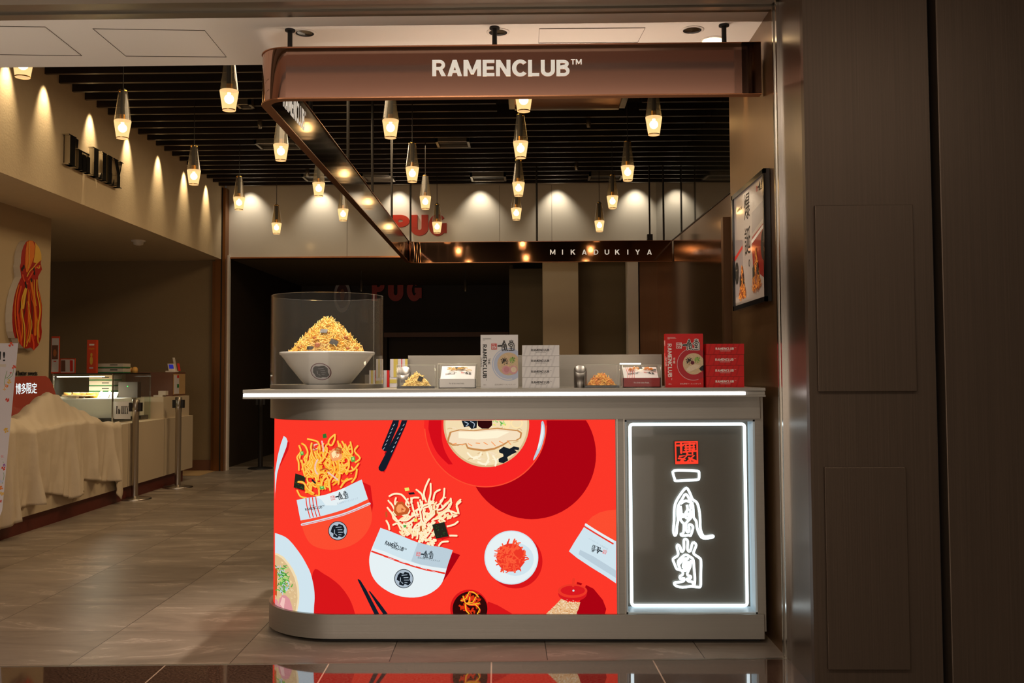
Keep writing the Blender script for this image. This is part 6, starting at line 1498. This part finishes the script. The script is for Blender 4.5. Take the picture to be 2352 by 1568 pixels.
# register block
g = G(); a, b = P(345, 905, 11.0), P(431, 850, 11.3)
t = thing('wooden_cabinet', (CXF(11)-.4, 11, .965), 'small dark wooden cabinet with open pale side on the raised block', 'cabinet')
cbox(g, 11.05, 11.48, .07, .60, .9655, 1.235, 'wood_dark'); g.build('body', t)
g = G(); cbox(g, 11.07, 11.46, .065, .07, .985, 1.215, 'wood_pale'); g.build('side_panel', t)
g = G(); cbox(g, 11.08, 11.24, .062, .065, .99, 1.20, 'pale_lilac'); cbox(g, 11.17, 11.23, .060, .062, 1.06, 1.10, 'green_card'); cbox(g, 11.17, 11.23, .060, .062, 1.17, 1.20, 'ink_red'); g.build('notice', t)
p = P(396, 838, 11.2); t = thing('card_terminal', (p.x, 11.2, 1.2355), 'small white card terminal with blue screen on the wooden cabinet', 'terminal')
g = G(); g.box(p.x-.06, p.x+.05, 11.15, 11.26, 1.2355, 1.25, 'white_paint'); mp = frame((p.x-.04, 11.2, 1.25), (1, 0, 0), (-.25, .2, .95), (0, -1, .1)); g.slab2([(0, 0), (.075, 0), (.075, .085), (0, .085)], 'white_paint', mp, -.01, .004); g.slab2([(.012, .025), (.062, .025), (.062, .075), (.012, .075)], 'blue_screen', mp, .004, .005); g.slab2([(.06, .0), (.085, .0), (.085, .16), (.06, .16)], 'pale_ivory', mp, -.03, -.024); g.slab2([(.10, .0), (.125, .0), (.125, .09), (.10, .09)], 'ink_red', mp, -.03, -.024); g.build('terminal_body', t)
g = G(); p = P(371, 898, 10.85); c = (p.x, 10.85, .9655); g.box(p.x-.07, p.x+.03, 10.80, 10.90, .9655, .985, 'pale_ivory'); g.box(p.x-.02, p.x+.06, 10.81, 10.89, .985, 1.03, 'pale_ivory'); tag(g.build('receipt_printer'), 'small ivory receipt printer in front of the wooden cabinet', 'printer')
# glowing slanted menu board with limited-offer characters
mb = thing('menu_board', (-4.4, 8.3, zt_), 'slanted red board with rounded corner and glowing white characters on the left counter', 'sign')
XM = -4.33
MP = lambda u, v, d: PX(u, v, XM)+Vector((d, 0, 0))
out = [(14, 955), (30, 866), (60, 863), (105, 863), (114, 870), (122, 885), (128, 905), (134, 945), (133, 968), (14, 985)]
g = G(); g.slab2(out, 'board_red', MP, -.03, 0, 'maroon'); g.build('board', mb)
g = G()
for i, ch in enumerate('博多限定'):
    x = 36+i*12.3; g.text(ch, x, 905-i*.6, x+11.6, 880-i*.4, 'text_glow', MP, .002, bold=.0)
g.build('glowing_characters', mb)
XW = LW.x+.001
g = G(); g.text('and butter sweets', 28, 862, 85, 851, 'ink_black', lambda u, v, d: PX(u, v, XW)+Vector((d, 0, 0)), .001, thick=.004); tag(g.build('wall_script'), 'small black script words on the wall above the red board', 'sign')
# flower-haired figure sign
XS = LW.x+.06
SM = lambda u, v, d: PX(.19126*u, 520+.19126*v, XS)+Vector((d, 0, 0))
gs = thing('figure_sign', (XS, 8.7, 1.4), 'tall raised wall sign of a long orange and red streaming shape', 'sign')
OUT = [(345,165),(395,172),(432,200),(470,255),(494,330),(498,385),(488,440),(505,515),(480,560),(458,600),(455,660),(462,740),(490,850),(505,950),(503,1050),(495,1180),(503,1260),(495,1340),(460,1430),(405,1488),(370,1452),(320,1466),(285,1460),(232,1402),(210,1342),(180,1338),(157,1260),(147,1150),(147,1050),(155,950),(170,850),(190,770),(218,690),(255,608),(246,540),(238,480),(250,440),(252,370),(262,300),(285,230),(312,185)]
g = G(); g.slab2(OUT, 'red_deep', SM, -.059, 0, 'pale_ivory'); g.build('sign_body', gs)
g = G(); rn = random.Random(3)
g.poly([(345,168),(395,175),(420,240),(410,360),(370,470),(325,560),(300,480),(300,380),(310,260)], 'orange_paint', SM, .001)
g.poly([(420,190),(470,255),(494,330),(496,400),(440,440),(400,430),(418,330),(425,240)], 'yellow_paint', SM, .001)
for pts, m, wd_ in (([(330,190),(318,300),(312,420),(322,540)], 'orange_paint', 22), ([(350,180),(345,300),(350,400),(335,500)], 'yellow_paint', 8), ([(300,740),(262,860),(255,960),(268,1080),(290,1200),(292,1340),(285,1450)], 'yellow_paint', 14), ([(310,745),(290,860),(272,980)], 'yellow_paint', 26),
                   ([(225,700),(190,850),(178,1000),(190,1200),(225,1380)], 'orange_paint', 12), ([(250,720),(215,880),(210,1050),(230,1230),(255,1420)], 'orange_red', 20), ([(330,900),(355,1050),(378,1180),(350,1320),(310,1440)], 'yellow_paint', 9), ([(350,930),(338,1080),(345,1220),(320,1400)], 'orange_paint', 12),
                   ([(370,650),(395,800),(415,950),(425,1100),(420,1300)], 'orange_paint', 26), ([(405,640),(410,800),(430,950)], 'yellow_paint', 9), ([(440,640),(440,780),(470,930),(475,1050),(452,1180),(450,1330),(455,1400)], 'yellow_paint', 14), ([(462,780),(488,930),(485,1050),(465,1180),(470,1330)], 'orange_paint', 10), ([(380,1300),(400,1400),(402,1470)], 'orange_red', 22),
                   ([(320,600),(350,540),(400,490),(440,440),(485,400)], 'yellow_paint', 12), ([(335,640),(380,570),(420,500),(470,470)], 'orange_red', 16), ([(440,490),(465,500),(475,470)], 'yellow_paint', 12), ([(270,580),(290,650),(330,690)], 'orange_red', 16)):
    g.stroke(smooth(pts, 5), wd_, m, SM, .002 if m != 'yellow_paint' else .0032)
for k in range(9):
    x = 195+k*32; top_ = 760 if 1 < k < 8 else 900; am = rn.uniform(8, 16)*(-1)**k
    pts = [(x+(320-x)*.45*max(0, 1-j/3)+am*math.sin(j*1.3+k), top_+(1400-abs(x-330)*.5-top_)*j/6) for j in range(7)]
    pts = [(min(490, max(165, a)), b) for a, b in pts]
    g.stroke(smooth(pts, 4), (13, 8, 17)[k % 3], ('maroon', 'orange_red', 'orange_paint')[k % 3], SM, .0015)
for x, y in ((282, 485), (262, 512), (404, 515), (410, 560), (374, 645), (303, 680), (312, 720)): g.poly(circ(x, y, 9, 26, n=10), 'ink_black', SM, .004)
g.build('painted_streaks', gs)
# floral board, cut by the left edge
FB = thing('floral_board', (P(0, 1190, 5.9).x, 5.9, 0), 'tall white board printed with wild flowers at the left edge', 'board')
FM = lambda u, v, d: P(u, v, 5.9+(1190-v)*.0004-d)
ob_ = [(-120, 789), (42, 788), (5, 1172), (-2, 1190), (-170, 1192)]
g = G(); g.slab2(ob_, 'pale_lilac', FM, -.012, 0, 'line_dark'); g.build('board', FB)
g = G(); a = P(-110, 1185, 5.92); b_ = P(-20, 1185, 5.92); g.box(a.x, b_.x, 5.905, 5.96, 0, a.z+.05, 'black'); g.build('foot', FB)
g = G(); g.poly([(-110, 838), (14, 836), (2, 1000), (-20, 1120), (-120, 1130)], 'pale_ivory', FM, .0006)
rn = random.Random(8)
def flower(x, y, s_, m, pet=5):
    for k in range(pet):
        a = 2*PI*k/pet+rn.random(); g.poly([(x, y), (x+s_*math.cos(a-.5), y+s_*math.sin(a-.5)), (x+1.3*s_*math.cos(a), y+1.3*s_*math.sin(a)), (x+s_*math.cos(a+.5), y+s_*math.sin(a+.5))], m, FM, .0015)
for x, y, s_, m in ((25, 789+2, 5, 'orange_red'), (32, 843, 4, 'orange_red'), (21, 876, 4.5, 'yellow_paint'), (15, 886, 3.5, 'orange_paint'), (10, 893, 3, 'bread'), (17, 918, 4, 'pug_red'), (14, 988, 5, 'yellow_paint'), (25, 856, 2, 'pug_red'), (5, 1048, 3, 'pink_meat'), (8, 1075, 4, 'pug_red'), (10, 1068, 3, 'lilac_ink'), (3, 1105, 4, 'blue_plate'), (2, 1120, 4, 'orange_paint'), (4, 1133, 4, 'yellow_paint'), (1, 1150, 3, 'pug_red')): flower(x, y, s_, m)
for c in ([(31, 848), (28, 862), (15, 872)], [(25, 858), (18, 866), (13, 868)], [(16, 852), (12, 868), (10, 885)], [(5, 1055), (8, 1062)], [(8, 1080), (9, 1095), (5, 1110)]): g.stroke(smooth(c, 4), 1.0, 'leaf', FM, .0009)
g.text('!', 6.5, 829, 11.5, 808, 'ink_black', FM, .0009, bold=.0); g.text('!', 6.8, 829, 12.2, 808, 'ink_black', FM, .0012); g.stroke([(1, 808), (0, 825)], 3, 'ink_black', FM, .0009)
g.build('print', FB)
# draped cloth over the counter
g = G(); nu, nv = 150, 46; vs = []
ycl0, ycl1 = 6.6, 9.42
hemp = [(6.6, .05), (7.15, .07), (7.35, .12), (7.50, .20), (7.72, .20), (7.80, .27), (8.0, .24), (8.25, .17), (8.42, .20), (8.50, .20), (8.56, .30), (8.9, .24), (9.15, .22), (9.22, .13), (9.36, .02), (9.42, .10)]
def hem(y):
    for (a, za), (b, zb__) in zip(hemp, hemp[1:]):
        if a <= y <= b: return za+(zb__-za)*(y-a)/(b-a)
    return .2
def hump(y, t):                               # what lies under the sheet
    e = lambda c, w__: math.exp(-((y-c)/w__)**2)
    h = .17*e(7.35, .35)+.30*e(8.25, .33)*(1 if t > .25 else t*4)+.13*e(8.75, .30)+.05*e(7.85, .2)
    return h
for i in range(nu+1):
    y = ycl0+(ycl1-ycl0)*i/nu
    fold = 1.6*(1-2*abs(math.sin(y*6.1+math.sin(y*5)*.9))**.7)+.6*(1-2*abs(math.sin(y*15+1))**.8)+.3*math.sin(y*47)
    for j in range(nv+1):
        if j <= 18:
            t = 1-j/18; x = CXF(y)-.012-.47*t; z = zt_+.014+hump(y, t)*math.sin(PI*min(1, t*1.2+.10))**.7+.010*math.sin(y*17+t*9)*(1-t*.4)+.008*math.sin(y*41-t*14)
            z = max(z, zt_+.006)
        else:
            s_ = (j-18)/(nv-18); zz = zt_+.010-(zt_-hem(y))*s_; x = CXF(y)+.018+.034*fold*(.25+.75*s_)+.045*s_**1.2+.012*math.sin(y*60+s_*8)*s_; x = max(x, CXF(y)+.006); z = zz+(hump(y, .15)*.5*(1-s_)**3)
        vs.append((x, y, z))
g.add(vs, [(i*(nv+1)+j, i*(nv+1)+j+1, (i+1)*(nv+1)+j+1, (i+1)*(nv+1)+j) for i in range(nu) for j in range(nv)], 'cloth', True)
o = g.build('dust_sheet'); tag(o, 'beige dust sheet draped over the left end of the pastry counter', 'cloth')
so = o.modifiers.new('thick', 'SOLIDIFY'); so.thickness = .003; so.offset = 1
# queue posts
def stanchion(px_, py_, label, black=False, h=.965):
    p = PZ(px_, py_, 0); m = 'black' if black else 'steel_bright'; t = thing('queue_post', (p.x, p.y, 0), label, 'queue post', None)
    g = G(); g.lathe([(.158, 0), (.158, .008), (.150, .014), (.05, .022), (.03, .03)], (p.x, p.y, 0), m, 40); g.build('base', t)
    g = G(); g.lathe([(.031, .02), (.031, h-.16), (.034, h-.158), (.034, h-.10)], (p.x, p.y, 0), m, 24); g.build('pole', t)
    g = G(); g.lathe([(.034, h-.10), (.036, h-.095), (.036, h-.005), (.030, h)], (p.x, p.y, 0), 'lip' if not black else 'black', 24); g.lathe([(.031, h), (.0, h+.001)], (p.x, p.y, 0), 'black', 24); g.box(p.x-.060, p.x-.030, p.y-.022, p.y+.022, h-.115, h-.03, 'black'); g.box(p.x+.030, p.x+.060, p.y-.022, p.y+.022, h-.115, h-.03, 'black'); g.build('belt_head', t)
stanchion(309, 1146, 'nearer steel queue post standing before the pastry counter')
stanchion(408, 1119, 'farther steel queue post standing before the pastry counter')
stanchion(598, 1076, 'black queue post at the entrance of the dark shop', True, .93)
